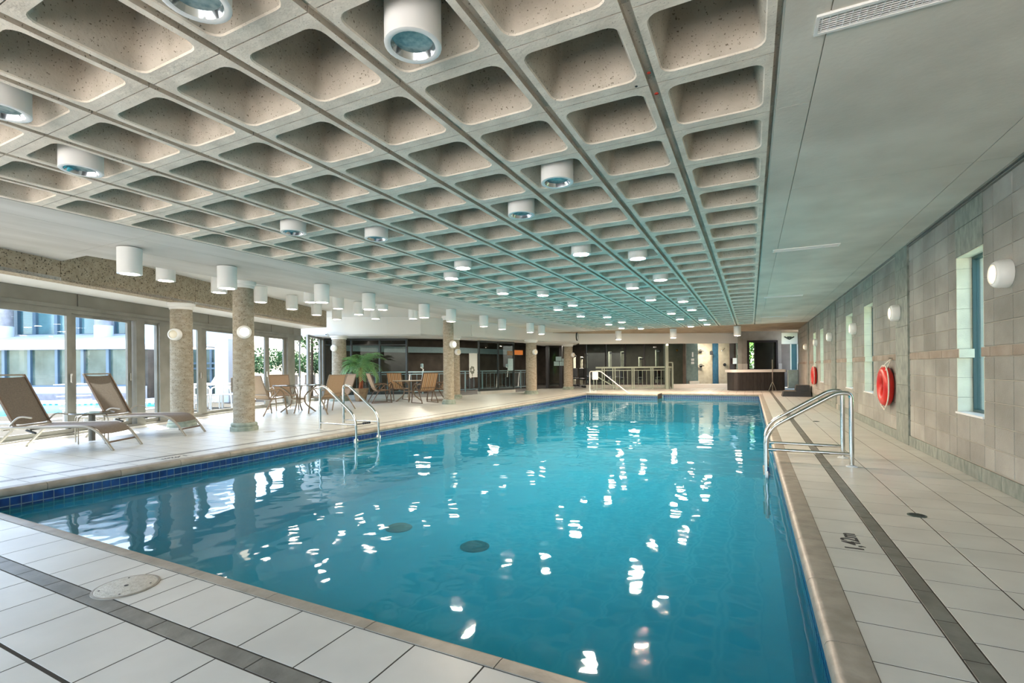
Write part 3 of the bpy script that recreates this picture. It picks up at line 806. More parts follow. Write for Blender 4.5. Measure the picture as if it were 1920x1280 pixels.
# block pier with a dark framed window
PD = 22.8
pier = thing('wall_pier', 'grey block pier with a dark framed window behind the hot tub', 'wall', at(1391, 690, PD).xy.to_3d(), YAW, kind='structure')
w = lambda u: xat(u, PD) - xat(1391, PD)
zz = lambda v, d=PD: zat(1430, v, d)
zt, zbm = zz(638), zz(692)
MB().box(0, w(1401), 0, .4, 0, CZ).box(w(1458), w(1465.5), 0, .4, 0, CZ).box(w(1401), w(1458), 0, .4, zt, CZ).box(w(1401), w(1458), 0, .4, 0, zbm - .05).build('pier_body', 'block', pier)
for u0, u1 in ((1383, 1392), (1392.5, 1401), (1459, 1465.5)):
    MB().box(w(u0), w(u1), -.03, 0, zz(692), zz(681.5)).build('pale_tile', 'tile', pier)
win12 = thing('window_12', 'dark framed window above the hot tub with bright green leaves', 'window', at(1401, 690, PD).xy.to_3d(), YAW, kind='structure')
L = xat(1458, PD) - xat(1401, PD)
MB().box(0, .09, -.04, .1, zbm - .05, zt).box(L - .09, L, -.04, .1, zbm - .05, zt).box(.09, L - .09, -.04, .1, zt - .09, zt).box(.09, L - .09, -.04, .1, zbm - .05, zbm + .03).build('window_frame', 'black_frame', win12)
MB().box(.09, L - .09, .03, .04, zbm + .03, zt - .09).build('pane', 'dark_glass', win12)
MB().box(.62, L + .1, .5, .6, 0, 2.6).build('dark_screen', 'dark_room', win12)
a = at(1466, 690, 24.0); e = at(1496, 690, 24.0)
sgn = tag(MB().wall([(a.x, a.y), (e.x, e.y)], zat(1480, 644.5, 24), CZ, .1).build('wall_sign', 'white_paint'), 'white panel with a black winged mark in the far right corner', 'wall', kind='structure')
lw = lambda u, v, k=0.: at(u, v, 23.97 - k)
mk = MB()
for (u0, v0), (u1, v1), tt in (((1471, 631), (1480, 636), .055), ((1480, 636), (1489, 631), .055), ((1476, 631.6), (1484, 631.6), .05), ((1477, 633.3), (1483, 633.3), .03)):
    mk.seg(lw(u0, v0), lw(u1, v1), .012, tt)
mk.build('winged_mark', 'ink', sgn)
far_panel('wall_corner_1', 'dark recess at the far right corner', 1460, 1508, 25.2, 0, CZ, 'dark_room')
far_panel('wall_corner_2', 'low tan wall under the bright corner mirror', 1478, 1498, 24.2, 0, zat(1488, 694, 24.2), 'shower_tan')
mir = far_panel('window_13', 'narrow bright pane with pale frame in the far right corner', 1483.5, 1495, 24.1, zat(1488, 693, 24.1), zat(1488, 645, 24.1), 'ext_glass', .05); mir['category'] = 'window'
for u in (1483, 1495.3):
    q = at(u, 690, 24.05); MB().cbox((q.x, q.y, (zat(1488, 693, 24.1) + zat(1488, 645, 24.1)) / 2), (.05, .05, 1.27)).build('pane_frame', 'white_metal', mir)
far_panel('wall_corner_3', 'grey half-height panel beside the black steps', 1496, 1513.5, 22.4, 0, zat(1505, 681.5, 22.4), 'shower_grey', .06, 21.9)
far_panel('wall_corner_4', 'grey end wall above the half-height panel', 1495, 1516, 24.3, 0, CZ, 'block', .1, 23.2)

# ================================================================== COLUMNS
def column(name_label, x, y, r, z1, n=28):
    t = thing('column', name_label, 'column', (x, y, 0), group='round stone columns')
    MB().lathe([(r * 1.0, .14), (r * 1.0, z1 * .3), (r * .985, z1 * .6), (r * .955, z1 - .12)], n).build('shaft', 'column_stone', t, True)
    MB().lathe([(r * 1.30, 0), (r * 1.30, .065), (r * 1.26, .075), (r * 1.18, .08), (r * 1.22, .095), (r * 1.22, .125), (r * 1.14, .145), (r * 1.02, .15)], n).build('base', 'base_green', t, True, 30)
    MB().lathe([(r * 1.0, z1 - .125), (r * 1.04, z1 - .12), (r * 1.04, z1 - .075), (r * 1.16, z1 - .06), (r * 1.22, z1 - .035), (r * 1.22, z1)], n).build('cap', 'white_paint', t, True, 30)
    return t
COLS = [('stone column standing alone between the second lounger and the plain chairs', -8.43, 5.84, .180, CZ),
        ('stone column under the beam, behind the foot of the second lounger', -10.22, 5.76, .197, 2.452),
        ('stone column beside the potted palm', -13.1, 12.68, .252, 2.30),
        ('stone column in front of the striped chairs', -8.5, 12.72, .168, CZ),
        ('stone column half hidden behind the column at the striped chairs', -9.98, 15.25, .25, 2.30),
        ('stone column right of the orange sign', -8.42, 18.9, .235, 2.30),
        ('stone column beside the black gym door', -8.34, 23.35, .235, 2.30)]
cols = [column(*c) for c in COLS]

# ================================================================== WALL LAMPS
def sconce_parts(t, lens):
    """Round bulkhead lamp, mounted on a face looking along local -y."""
    MB().lathe([(.118, 0), (.120, -.012), (.119, -.055), (.112, -.082), (.098, -.098), (.084, -.100), (.080, -.092)], 28, axis='y', cap1=False).build('housing', 'white_metal', t, True, 60)
    MB().lathe([(.081, -.090), (.075, -.098), (.050, -.108), (.02, -.113), (.002, -.114)], 24, axis='y').build('lens', lens, t, True, 60)
    MB().tube([(.083 * math.cos(a), -.101, .083 * math.sin(a)) for a in [2 * math.pi * k / 28 for k in range(28)]], .006, 6, closed=True).build('trim_ring', 'white_metal', t, True)
for k, (y, z) in enumerate(((5.475, 1.858), (8.75, 1.85), (12.1, 1.855), (15.28, 1.86), (18.62, 1.86), (21.85, 1.83))):
    t = thing('wall_lamp', 'white round wall lamp on the block wall, %s from the camera' % ORD[k], 'lamp', (XW - (.024 if any(a < y < b for a, b in PIL) else 0), y, z), -math.pi / 2, group='round lamps on the block wall')
    sconce_parts(t, 'sconce_warm' if k == 5 else 'sconce_dim')
for ci, ang, z, lens, lab in ((1, -1.0, 1.82, 'sconce_off', 'white round wall lamp on the column behind the second lounger'),
                              (0, -.55, 1.80, 'sconce_on', 'glowing round wall lamp on the lone front column'),
                              (2, -1.42, 1.86, 'sconce_off', 'white round wall lamp on the column beside the palm'),
                              (3, -.2, 1.86, 'sconce_on', 'glowing round wall lamp on the column at the striped chairs'),
                              (4, -.35, 1.72, 'sconce_off', 'white round wall lamp on the column half hidden behind another'),
                              (5, -.5, 1.78, 'sconce_off', 'white round wall lamp on the column right of the orange sign'),
                              (6, -.15, 1.75, 'sconce_off', 'white round wall lamp on the column beside the gym door')):
    _, cx, cy, r, zt_ = COLS[ci]
    nx, ny = math.cos(ang), math.sin(ang)
    t = thing('wall_lamp', lab, 'lamp', (cx + nx * r * .97, cy + ny * r * .97, z), ang + math.pi / 2, group='round lamps on columns')
    sconce_parts(t, lens)

# ================================================================== CEILING DOWNLIGHTS
LR = .1375
def downlight(label, x, y, z0, z1, lens, group, plate):
    t = thing('downlight', label, 'light', (x, y, z0), group=group)
    H = z1 - z0
    k = (round(H, 2), lens)
    if k not in DL:
        DL[k] = (MB().lathe([(LR, .012), (LR, H - (.012 if plate else 0))], 28, cap0=False).mesh('housing', 'white_metal', True, 30),
                 MB().lathe([(LR - .03, .004), (LR - .012, 0), (LR, .004), (LR + .001, .014)], 28, cap0=False, cap1=False).mesh('rim', 'white_metal', True, 60),
                 MB().lathe([(LR - .03, .004), (LR - .04, .03), (.075, .075)], 24, cap0=False, cap1=False).mesh('reflector', 'reflector', True, 60),
                 MB().lathe([(.098, .034), (.001, .034)] if lens == 'lens_off' else [(LR - .031, .0045), (.06, .001), (.001, .0)], 20, cap0=False, cap1=False).mesh('lens', lens, True),
                 MB().lathe([(LR - .012, H - .012), (LR - .012, H)], 20).mesh('plate', 'steel', True, 30))
    for nm, me in zip(('housing', 'rim', 'reflector', 'lens') + (('plate',) if plate else ()), DL[k]): link(nm, me, t)
    return t
DL = {}
rows = {1: (0, 3, 8, 11, 16, 19, 24, 27), 2: (-1, 4, 7, 12, 15, 20, 23, 28), 5: (-1, 4, 7, 12, 15, 20, 23, 28), 6: (0, 3, 8, 11, 16, 19, 24, 27)}
rown = {1: 'rightmost', 2: 'second', 5: 'third', 6: 'leftmost'}
for g, rs in rows.items():
    for k, r in enumerate(rs):
        lens = 'lens_off' if r < 5 else ('lamp_warm' if (g, r) in ((1, 8), (5, 23), (6, 27), (1, 27), (2, 28)) else 'lamp_on')
        downlight('white cylinder downlight hanging from a coffer, %s in the %s row' % (ORD[k], rown[g]), GX0 - (g + .5) * SX, GY0 + (r + .5) * SYY, 2.671, CZ + .42, lens, 'downlights in the coffers', False)
for k, y in enumerate((3.51, 4.84, 6.71, 7.98, 9.95, 11.17, 12.98, 14.2, 16.0, 17.06)):
    downlight('white cylinder downlight under the flat slab strip, %s from the camera' % ORD[k], -7.37 if k < 8 else -7.16, y, CZ - .355, CZ, 'lamp_side', 'downlights under the flat slab', True)
for k, (x, y) in enumerate(((-5.33, 21.6), (-3.0, 21.8), (-.49, 21.75))):
    downlight('white cylinder downlight at the far end of the hall, %s from the left' % ORD[k], x, y, CZ - .40, CZ, 'lamp_warm' if k else 'lamp_on', 'downlights at the far end', True)
rl = [(311, 527), (411, 549), (488.6, 567), (547.3, 580), (582, 567), (593.6, 591), (634, 579), (631.7, 599), (672.4, 590), (704, 598), (717.4, 581), (774.7, 598)]
rl = sorted(rl, key=lambda p: p[0])
for k, (u, v) in enumerate(rl):
    q = floor_at(u, v, 2.61)
    downlight('white cylinder downlight under the raised white ceiling, %s from the left' % ORD[k], q.x, q.y, 2.61, 2.965, 'lamp_side', 'downlights under the raised ceiling', True)

# ================================================================== CEILING VENTS
for k, y in enumerate((2.75, 7.86, 13.08, 18.3)):
    t = thing('ceiling_vent', 'white slotted air vent in the ceiling strip, %s from the camera' % ORD[k], 'vent', (.69, y, CZ), group='air vents in the ceiling')
    MB().box(-.40, .40, -.075, -.058, -.012, .004).box(-.40, .40, .058, .075, -.012, .004).box(-.40, -.385, -.058, .058, -.012, .004).box(.385, .40, -.058, .058, -.012, .004).build('vent_frame', 'white_metal', t)
    MB().box(-.39, .39, -.06, .06, .0, .006).build('vent_back', 'grout', t)
    if k == 0:
        for j in range(26): MB().box(-.375 + j * .03, -.371 + j * .03, -.058, .058, -.008, 0).build('slat', 'white_metal', t)
        for j in range(7): MB().box(-.385, .385, -.05 + j * .0165, -.0475 + j * .0165, -.009, -.002).build('crossbar', 'white_metal', t)
    else:
        for j in range(3): MB().box(-.385, .385, -.04 + j * .035, -.025 + j * .035, -.009, 0).build('slat', 'white_metal', t)

# ================================================================== POOL LADDERS
def ladder(label, y_near, y_far, xd, xp, s, zbend, zbar):
    """Two bent rails from the deck (xd) over the edge into the water (xp); s is the side the pool lies on."""
    t = thing('pool_ladder', label, 'ladder', (xd, (y_near + y_far) / 2, 0), group='pool ladders')
    rr = .0235
    for y in (y_near, y_far):
        yy = y - (y_near + y_far) / 2; X = xp - xd
        p = smooth_path([(0, yy, 0), (0, yy, .80), (X * .16, yy, .795), (X, yy, zbend), (X, yy, -.66)], .17, 7)
        rl_ = MB().tube(p, rr, 12).build('rail', 'steel', t, True, 60)
        MB().lathe([(.055, 0), (.055, .008), (.03, .016), (.021, .018)], 20, c=(0, yy, 0)).build('deck_flange', 'white_metal', rl_, True, 30)
        MB().tube([(0, yy, zbar), (X, yy, zbar)], .018, 10).build('side_bar', 'steel', t, True)
        MB().lathe([(.05, -.012), (.05, .012)], 18, c=(X - s * -.035 * 0, yy, -.16), axis='x').build('bumper', 'white_metal', t, True, 30)
    X = xp - xd; w = (y_far - y_near) / 2
    for z in (-.165, -.42, -.62):
        MB().cbox((X, 0, z), (.07, 2 * w, .025), .008).build('tread', 'steel', t)
    return t
ladder('bent steel pool ladder on the block wall side of the pool', 6.342, 6.91, .972, .155, -1, .36, .135)
lt = ladder('bent steel pool ladder on the window side of the pool', 6.42, 6.993, -7.122, -6.25, 1, .27, .127)
MB().tube([(.80, -.286, .13), (.80, -.05, .12)], .012, 8).build('lock_bar', 'black_plastic', lt, True)
for k in range(4): MB().lathe([(.022, -.012), (.022, .012)], 10, c=(.80, -.02 + .05 * k, .125), axis='y').build('chain_link', 'black_plastic', lt)

# handrail at the far end with a notice board
a, b = floor_at(1106, 735), floor_at(1197, 738)
t = thing('handrail', 'white handrail sloping down at the far left corner of the pool', 'handrail', a)
b = b - a
MB().tube(smooth_path([(0, 0, 0), (0, 0, .93), (b.x * .24, b.y * .24, .93), (b.x, b.y, -.3)], .1, 5), .022, 8).build('rail', 'white_metal', t, True)
q = at(1116, 706, 22.6)
t = thing('notice_board', 'small white notice board behind the sloping white handrail', 'sign', (q.x, q.y, 0), YAW)
MB().cbox((0, 0, .72), (.27, .02, .37), .004).build('board', 'paper', t)
for x in (-.07, .07): MB().cbox((x, .02, .28), (.02, .02, .56)).build('leg', 'green_rail', t)

# ================================================================== RING BUOYS
def ring_buoy(label, y, z):
    t = thing('ring_buoy', label, 'life ring', (XW - .075, y, z), group='red life rings on the block wall')
    R, rr, n, m = .215, .082, 40, 14; vs = []; fs = []
    for i in range(n):
        a = 2 * math.pi * i / n
        for j in range(m):
            b = 2 * math.pi * j / m; q = R + rr * math.cos(b); vs.append((rr * .82 * math.sin(b), q * math.cos(a), q * math.sin(a) * 1.04))
    for i in range(n):
        for j in range(m): fs.append((i * m + j, i * m + (j + 1) % m, ((i + 1) % n) * m + (j + 1) % m, ((i + 1) % n) * m + j))
    MB().add(vs, fs).build('ring', 'red_plastic', t, True)
    pts = []
    for i in range(48):
        a = 2 * math.pi * i / 48; k = .304 + .014 * abs(math.sin(2 * a)) + (.035 * max(0, math.sin(-a * 1)) ** 12 * (1 + .6 * math.sin(10 * a)))
        pts.append((-.02, k * math.cos(a), k * math.sin(a) * 1.04))
    MB().tube(pts, .009, 6, closed=True).build('rope', 'rope', t, True)
    MB().tube([(-.04, -.06, .29), (.0, -.10, .36), (.06, -.115, .425), (.03, -.14, .36), (-.03, -.165, .24)], .008, 6).build('hanger', 'rope', t, True)
    MB().lathe([(.012, .02), (.012, .078)], 10, c=(0, -.115, .425), axis='x').build('hook', 'steel', t)
ring_buoy('red life ring with white rope on the block wall, nearer one', 9.29, .775)
ring_buoy('red life ring on the block wall beside the far slit windows', 18.8, .775)

# ================================================================== DECK FITTINGS
t = thing('manhole_cover', 'round pale access cover in the front deck tiles', 'cover', (-2.876, 1.342, .003))
MB().lathe([(.142, -.004), (.142, .001), (.132, .003), (.130, .0015)], 40, cap1=False).build('cover_ring', 'coping', t, True, 30)
lid = MB().lathe([(.130, -.003), (.130, .0025), (.126, .004)], 40).build('lid', 'manhole', t, True, 30)
MB().lathe([(.010, .0035), (.010, .0048)], 12).build('key_hole', 'ink', lid)
for a in (.7, 2.6, 4.2, 5.6): MB().lathe([(.005, .0035), (.005, .005)], 8, c=(.108 * math.cos(a), .108 * math.sin(a), 0)).build('bolt', 'ink', lid)
for k, (x, y, r, lab) in enumerate(((1.077, 4.474, .058, 'round dark green floor drain in the deck, nearer one'), (1.14, 11.2, .06, 'round dark floor drain in the deck behind the steel ladder'))):
    t = thing('floor_drain', lab, 'drain', (x, y, .001), group='floor drains in the deck')
    MB().lathe([(r, -.003), (r, .002), (r - .008, .0035)], 24).build('drain_plate', 'drain_green', t, True, 30)
    for j in range(7):
        L = math.sqrt(max(.0001, (r - .012) ** 2 - ((j - 3) * .013) ** 2)); MB().box(-L, L, (j - 3) * .013 - .002, (j - 3) * .013 + .002, .0034, .0046).build('slot', 'ink', t)
for u, v, mt, lab in ((748, 989, 'drain_brown', 'round brown drain on the pool floor, left one'), (890, 1024, 'drain_dark', 'round dark drain on the pool floor, right one')):
    q = floor_at(u, v, -1.19)
    t = thing('pool_drain', lab, 'drain', q, group='main drains on the pool floor')
    MB().lathe([(.17, -.008), (.17, .01), (.14, .03), (.02, .035)], 28).build('drain_cover', mt, t, True, 30)
    MB().lathe([(.19, -.008), (.19, .004), (.17, .006)], 28, cap1=False).build('drain_ring', mt, t, True, 30)
def marking(label, txt, loc, rz, size):
    c = bpy.data.curves.new('depth_marking', 'FONT'); c.body = txt; c.size = size; c.extrude = .0006; c.offset = .0022; c.align_x = 'CENTER'; c.align_y = 'CENTER'
    c.materials.append(M['ink'])
    tmp = bpy.data.objects.new('depth_text', c); COL.objects.link(tmp)
    me = bpy.data.meshes.new_from_object(tmp.evaluated_get(bpy.context.evaluated_depsgraph_get()))
    bpy.data.objects.remove(tmp); bpy.data.curves.remove(c); me.name = 'depth_marking'
    o = bpy.data.objects.new('depth_marking', me); COL.objects.link(o); o.location = loc; o.rotation_euler = (0, 0, rz)
    tag(o, label, 'marking', 'painted depth markings')
marking('black 1,42m depth marking painted on the deck tile', '1,42m', (.553, 3.648, .0012), math.pi / 2, .135)
q = floor_at(343, 856.5); marking('black depth marking at the pool edge on the window side', '1,42m', (-6.62, q.y * .985, .0012), -math.pi / 2, .12)
for u, v in ((704, 787), (505, 809)):
    q = floor_at(u, v)
    t = thing('skimmer_lid', 'small round skimmer lid in the window side deck, %s' % ('nearer one' if u < 600 else 'beyond the ladder'), 'cover', q, group='skimmer lids')
    MB().lathe([(.10, -.002), (.10, .004), (.09, .006)], 24).build('lid', 'manhole', t, True, 30)

# ================================================================== LOUNGERS
def lounger(label, loc, rz, sling):
    t = thing('sun_lounger', label, 'lounger', loc, rz, group='reclining loungers by the windows')
    W = .285; zr = .335
    for s in (-1, 1):
        y = s * W
        p = smooth_path([(-.42, y, zr), (.98, y, zr + .01), (1.14, y, zr - .10), (1.30, y, .0)], .14, 5)
        n = len(p); MB().tube(p, .019, 8).build('side_rail', 'frame_alu', t, True, 60)
        MB().seg((-.02, y * .95, zr - .01), (-.34, y * .95, 0), .035, .018).build('rear_leg', 'frame_alu', t)
        MB().tube(smooth_path([(-.05, y * 1.02, zr + .03), (.06, y * 1.02, .50), (.24, y * 1.02, .47)], .09, 5), .012, 6).build('arm_bracket', 'frame_alu', t, True)
        MB().seg((.16, y, zr - .03), (.28, y, zr - .075), .03, .02).build('adjuster', 'black_plastic', t)
    MB().tube([(1.20, -W, .11), (1.20, W, .11)], .013, 8).build('foot_bar', 'frame_brown', t, True)
    MB().tube([(-.26, -W, .10), (-.26, W, .10)], .012, 8).build('rear_bar', 'frame_alu', t, True)
    for x in (-.15, .2): MB().tube([(x, -W, zr - .03), (x, W, zr - .03)], .012, 8).build('cross_bar', 'frame_alu', t, True)
    def sheet(name, prof, mat, w):
        vs = []; k = 6
        for x, z in prof:
            for j in range(k + 1):
                v = -1 + 2 * j / k; vs.append((x, v * w, z - .012 * (1 - v * v)))
        m_ = len(prof); o = len(vs); vs += [(v[0] + .002, v[1], v[2] - .006) for v in vs]
        fs = []
        for i in range(m_ - 1):
            for j in range(k):
                q = (i * (k + 1) + j, i * (k + 1) + j + 1, (i + 1) * (k + 1) + j + 1, (i + 1) * (k + 1) + j)
                fs += [q, tuple(o + z for z in reversed(q))]
        for i in range(m_ - 1):
            for j, rev in ((0, False), (k, True)):
                a, b = i * (k + 1) + j, (i + 1) * (k + 1) + j; fs.append((a, b, o + b, o + a))
        return MB().add(vs, fs).build(name, mat, t, True)
    sheet('seat_sling', [(.05, zr + .012), (.4, zr + .008), (.8, zr + .016), (.96, zr + .02), (1.04, zr - .0), (1.10, zr - .045), (1.14, zr - .095)], sling, W - .008)
    c, s_ = math.cos(math.radians(63)), math.sin(math.radians(63)); L = .80
    bx = lambda d: (-c * d, zr + .02 + s_ * d)
    sheet('backrest_sling', [bx(.04), bx(.25), bx(.5), bx(.77)], sling, W - .022)
    for s in (-1, 1): MB().seg((bx(0)[0], s * (W - .012), bx(0)[1]), (bx(L)[0], s * (W - .012), bx(L)[1]), .026, .03).build('backrest_rail', 'frame_brown', t)
    for d in (.0, L): MB().seg((bx(d)[0], -W, bx(d)[1]), (bx(d)[0], W, bx(d)[1]), .03, .022).build('backrest_bar', 'frame_alu', t)
    return t
lounger('brown mesh lounger at the left edge, nearer to the camera', (-9.271, 3.188, 0), math.radians(30), 'sling_dark')
lounger('brown mesh lounger in front of the stone column, further from the camera', (-9.90, 4.53, 0), math.radians(29), 'sling_dark')
t = thing('side_table', 'small round glass side table between the two loungers', 'table', (-9.32, 3.90, 0))
MB().lathe([(.27, .452), (.275, .46), (.27, .468)], 32).build('table_top', 'table_glass', t, True, 30)
MB().tube([(.272 * math.cos(a), .272 * math.sin(a), .455) for a in [2 * math.pi * k / 32 for k in range(32)]], .011, 6, closed=True).build('rim', 'table_rim', t, True)
MB().lathe([(.045, .02), (.045, .45)], 14).build('post', 'table_rim', t, True, 30)
for k in range(4):
    a = .5 + k * math.pi / 2; c, s = math.cos(a), math.sin(a)
    MB().tube(smooth_path([(.04 * c, .04 * s, .43), (.25 * c, .25 * s, .43), (.25 * c, .25 * s, .0)], .09, 5), .009, 6).build('leg', 'frame_alu', t, True)

# ================================================================== DINING SETS
CH = {}
def chair(label, loc, ang, kind, group):
    """Sling chair facing along local +x."""
    t = thing('dining_chair', label, 'chair', loc, ang, group=group)
    if kind not in CH:
        fr, sl = {'plain': ('frame_tan', 'sling_tan'), 'stripe': ('frame_brown', 'sling_stripe')}[kind]
        W = .285; parts = []
        back = smooth_path([(.27, 0, .405), (.20, 0, .43), (-.17, 0, .385), (-.27, 0, .60), (-.40, 0, .97)], .12, 5)
        for s in (-1, 1):
            y = s * W
            parts.append(('rail', MB().tube([(p.x, y * .96, p.z) for p in back], .016, 8).mesh('rail', fr, True, 60)))
            parts.append(('arm', MB().tube(smooth_path([(.30, y * 1.04, 0), (.20, y * 1.04, .56), (.06, y * 1.04, .655), (-.14, y * 1.04, .60), (-.27, y * .98, .60)], .13, 5), .017, 8).mesh('arm', fr, True, 60)))
            parts.append(('rear_leg', MB().tube(smooth_path([(.10, y * 1.03, .62), (-.12, y * 1.03, .40), (-.36, y * 1.05, 0)], .1, 4), .016, 8).mesh('rear_leg', fr, True, 60)))
            if kind == 'stripe': parts.append(('skid', MB().tube([(.30, y * 1.04, .012), (-.36, y * 1.05, .012)], .012, 6).mesh('skid', fr, True)))
        for x, z in ((.24, .40), (-.15, .375)): parts.append(('stretcher', MB().tube([(x, -W, z), (x, W, z)], .012, 8).mesh('stretcher', fr, True)))
        parts.append(('top_bar', MB().tube([(-.40, -W * .96, .97), (-.40, W * .96, .97)], .013, 8).mesh('top_bar', fr, True)))
        parts.append(('back_bar', MB().tube([(-.26, -W, .50), (-.26, W, .50)], .009, 6).mesh('back_bar', fr, True)))
        def sheet(pts):
            vs = []; k = 6
            for p in pts:
                for j in range(k + 1):
                    v = -1 + 2 * j / k; vs.append((p.x - .010 * (1 - v * v), v * W * .94, p.z - .010 * (1 - v * v)))
            o = len(vs); vs += [(a - .004, b, c - .004) for a, b, c in vs]; fs = []
            for i in range(len(pts) - 1):
                for j in range(k):
                    q = (i * (k + 1) + j, i * (k + 1) + j + 1, (i + 1) * (k + 1) + j + 1, (i + 1) * (k + 1) + j); fs += [q, tuple(o + z for z in reversed(q))]
            return MB().add(vs, fs)
        n = len(back); cut = max(i for i, p in enumerate(back) if p.z < .44)
        parts.append(('seat', sheet(back[:cut + 1]).mesh('seat', sl, True, 60)))
        parts.append(('backrest', sheet(back[cut:]).mesh('backrest', sl, True, 60)))
        CH[kind] = parts
    for nm, me in CH[kind]: link(nm, me, t)
    return t
def table(label, loc, r, top, rim, leg):
    t = thing('dining_table', label, 'table', loc, .3)
    MB().lathe([(r - .012, .694), (r, .70), (r, .708), (r - .012, .714)], 40).build('table_top', top, t, True, 30)
    MB().tube([(r * math.cos(a), r * math.sin(a), .703) for a in [2 * math.pi * k / 40 for k in range(40)]], .013, 6, closed=True).build('rim', rim, t, True)
    for k in range(4):
        a = .35 + k * math.pi / 2; c, s = math.cos(a), math.sin(a)
        MB().tube(smooth_path([(.46 * c, .46 * s, .69), (.16 * c, .16 * s, .45), (.16 * c, .16 * s, .22), (.44 * c, .44 * s, 0)], .16, 5), .02, 8).build('leg', leg, t, True)
    MB().lathe([(.17, .33), (.17, .36)], 20, cap0=False, cap1=False).build('leg_ring', leg, t, True)
    return t
def around(c, dx, dy): return (c[0] + dx, c[1] + dy, 0), math.atan2(-dy, -dx)
T1 = (-10.75, 8.97)
table('round glass table among the plain tan chairs', (*T1, 0), .60, 'table_glass', 'table_rim', 'frame_tan')
for lab, dx, dy in (('plain tan sling chair just right of the lone front column', -.02, -.86), ('plain tan sling chair against the sliding doors, facing the camera', -.98, .34),
                    ('plain tan sling chair seen from behind, left of the steel ladder', 1.0, .02), ('plain tan sling chair half hidden behind another, nearest the palm column', .38, 1.02)):
    p, a = around(T1, dx, dy); chair(lab, p, a, 'plain', 'plain chairs around the glass table')
T2 = (-10.5, 13.28)
table('round tan table among the striped chairs', (*T2, 0), .54, 'shower_tan', 'frame_tan', 'frame_tan')
for lab, dx, dy in (('striped sling chair just right of the palm pot, front one', -.55, -.80), ('striped sling chair facing the camera behind the front left one', -.80, .42),
                    ('striped sling chair seen from behind beside the stone column', .90, -.35), ('striped sling chair half hidden behind another beside the stone column', .62, .78)):
    p, a = around(T2, dx, dy); chair(lab, p, a, 'stripe', 'striped chairs around the tan table')

# ================================================================== POTTED PALM
t = thing('potted_palm', 'green potted palm with shaggy brown trunk in a tan pot', 'plant', (-12.22, 12.8, 0))
MB().lathe([(.17, 0), (.19, .03), (.265, .40), (.285, .42), (.285, .45), (.255, .45), (.25, .40)], 6, cap1=False).build('pot', 'pot', t)
MB().lathe([(.25, .41), (.001, .415)], 6, cap0=False, cap1=False).build('soil', 'soil', t)
tp = [(.0, 0, .40), (.02, .01, .65), (-.01, .0, .9), (.01, 0, 1.18)]
MB().tube(tp, [.075, .068, .062, .05], 10).build('trunk', 'palm_trunk', t, True)
for k in range(14):
    a = k * 2.4; c, s = math.cos(a), math.sin(a); z = .75 + .4 * (k / 14)
    MB().tube([(.05 * c, .05 * s, z), (.085 * c, .085 * s, z + .06), (.075 * c, .075 * s, z + .13)], [.014, .012, .003], 5).build('trunk_husk', 'palm_trunk', t, True)
rnd = random.Random(3)
for k in range(34):
    a = k * 2.39996 + rnd.uniform(-.2, .2); lift = rnd.uniform(.35, 1.45); L = rnd.uniform(.75, 1.05) * (.72 if math.cos(a) < -.5 else 1.)
    path = []; p = Vector((0, 0, 1.16)); el = lift
    for i in range(9):
        path.append(p.copy()); st = L / 8
        p = p + Vector((math.cos(a) * math.cos(el), math.sin(a) * math.cos(el), math.sin(el))) * st; el -= .20 + .10 * (1.45 - lift)
    mb = MB().tube(path, [.008 - .0008 * i for i in range(9)], 4)
    side = Vector((-math.sin(a), math.cos(a), 0))
    for i in range(2, 9):
        for h_ in (0, .5):
            if i == 8 and h_: continue
            q = path[i] if not h_ else (path[i] + path[i + 1]) / 2
            d = (path[min(i + 1, 8)] - path[i - 1]).normalized()
            ll = .34 * (1 - abs(i - 4.5) / 7)
            for s in (-1, 1):
                tip = q + (d * .55 + side * s * .75 + Vector((0, 0, -.38))).normalized() * ll
                w = d * .016; mid = (q + tip) / 2 + Vector((0, 0, .012))
                mb.add([q - w * .5, mid - w, tip, mid + w, q + w * .5], [(0, 1, 2, 3, 4)])
    mb.build('frond', 'palm_leaf', t)

# ================================================================== HOT TUB, STEPS, RAILING, SMALL FITTINGS
TD = 21.7
t = thing('hot_tub', 'dark panelled hot tub with white rim below the framed window', 'hot tub', at(1375.5, 690, TD).xy.to_3d(), YAW)
L = xat(1478, TD) - xat(1375.5, TD); zt_ = zat(1430, 692.5, TD); zl = zat(1430, 697.5, TD)
def rrect(x0, x1, y0, y1, r, k=5):
    out = []
    for cx, cy, a0 in ((x1 - r, y1 - r, 0), (x0 + r, y1 - r, 90), (x0 + r, y0 + r, 180), (x1 - r, y0 + r, 270)):
        for i in range(k + 1):
            a = math.radians(a0 + 90 * i / k); out.append((cx + r * math.cos(a), cy + r * math.sin(a)))
    return out
MB().prism(rrect(.06, L - .05, .05, .95, .2), 0, zl).build('skirt', 'hot_tub_wood', t)
MB().prism(rrect(-.02, L, 0, 1.0, .22), zl, zt_).build('rim', 'white_metal', t, True, 30)
n_ = 12
for k in range(n_):
    x0 = .27 + (L - .54) * k / n_; MB().box(x0 + .004, x0 + (L - .54) / n_ - .004, .035, .055, .02, zl - .01).build('skirt_panel', 'hot_tub_wood', t)
hq = at(1448, 690, TD - .12)
t = thing('tub_handrail', 'slim steel handrail post standing before the hot tub', 'handrail', (hq.x, hq.y, 0), YAW)
MB().tube([(0, 0, 0), (0, 0, zat(1448, 674, TD))], .024, 8).build('post', 'steel', t, True)
for s in (-1, 1): MB().tube([(s * .17, 0, 0), (s * .02, 0, .38)], .012, 6).build('strut', 'steel', t, True)
q = floor_at(1502, 741)
t = thing('spa_steps', 'black plastic two tier steps by the block wall at the far end', 'steps', (1.42, 19.9, 0))
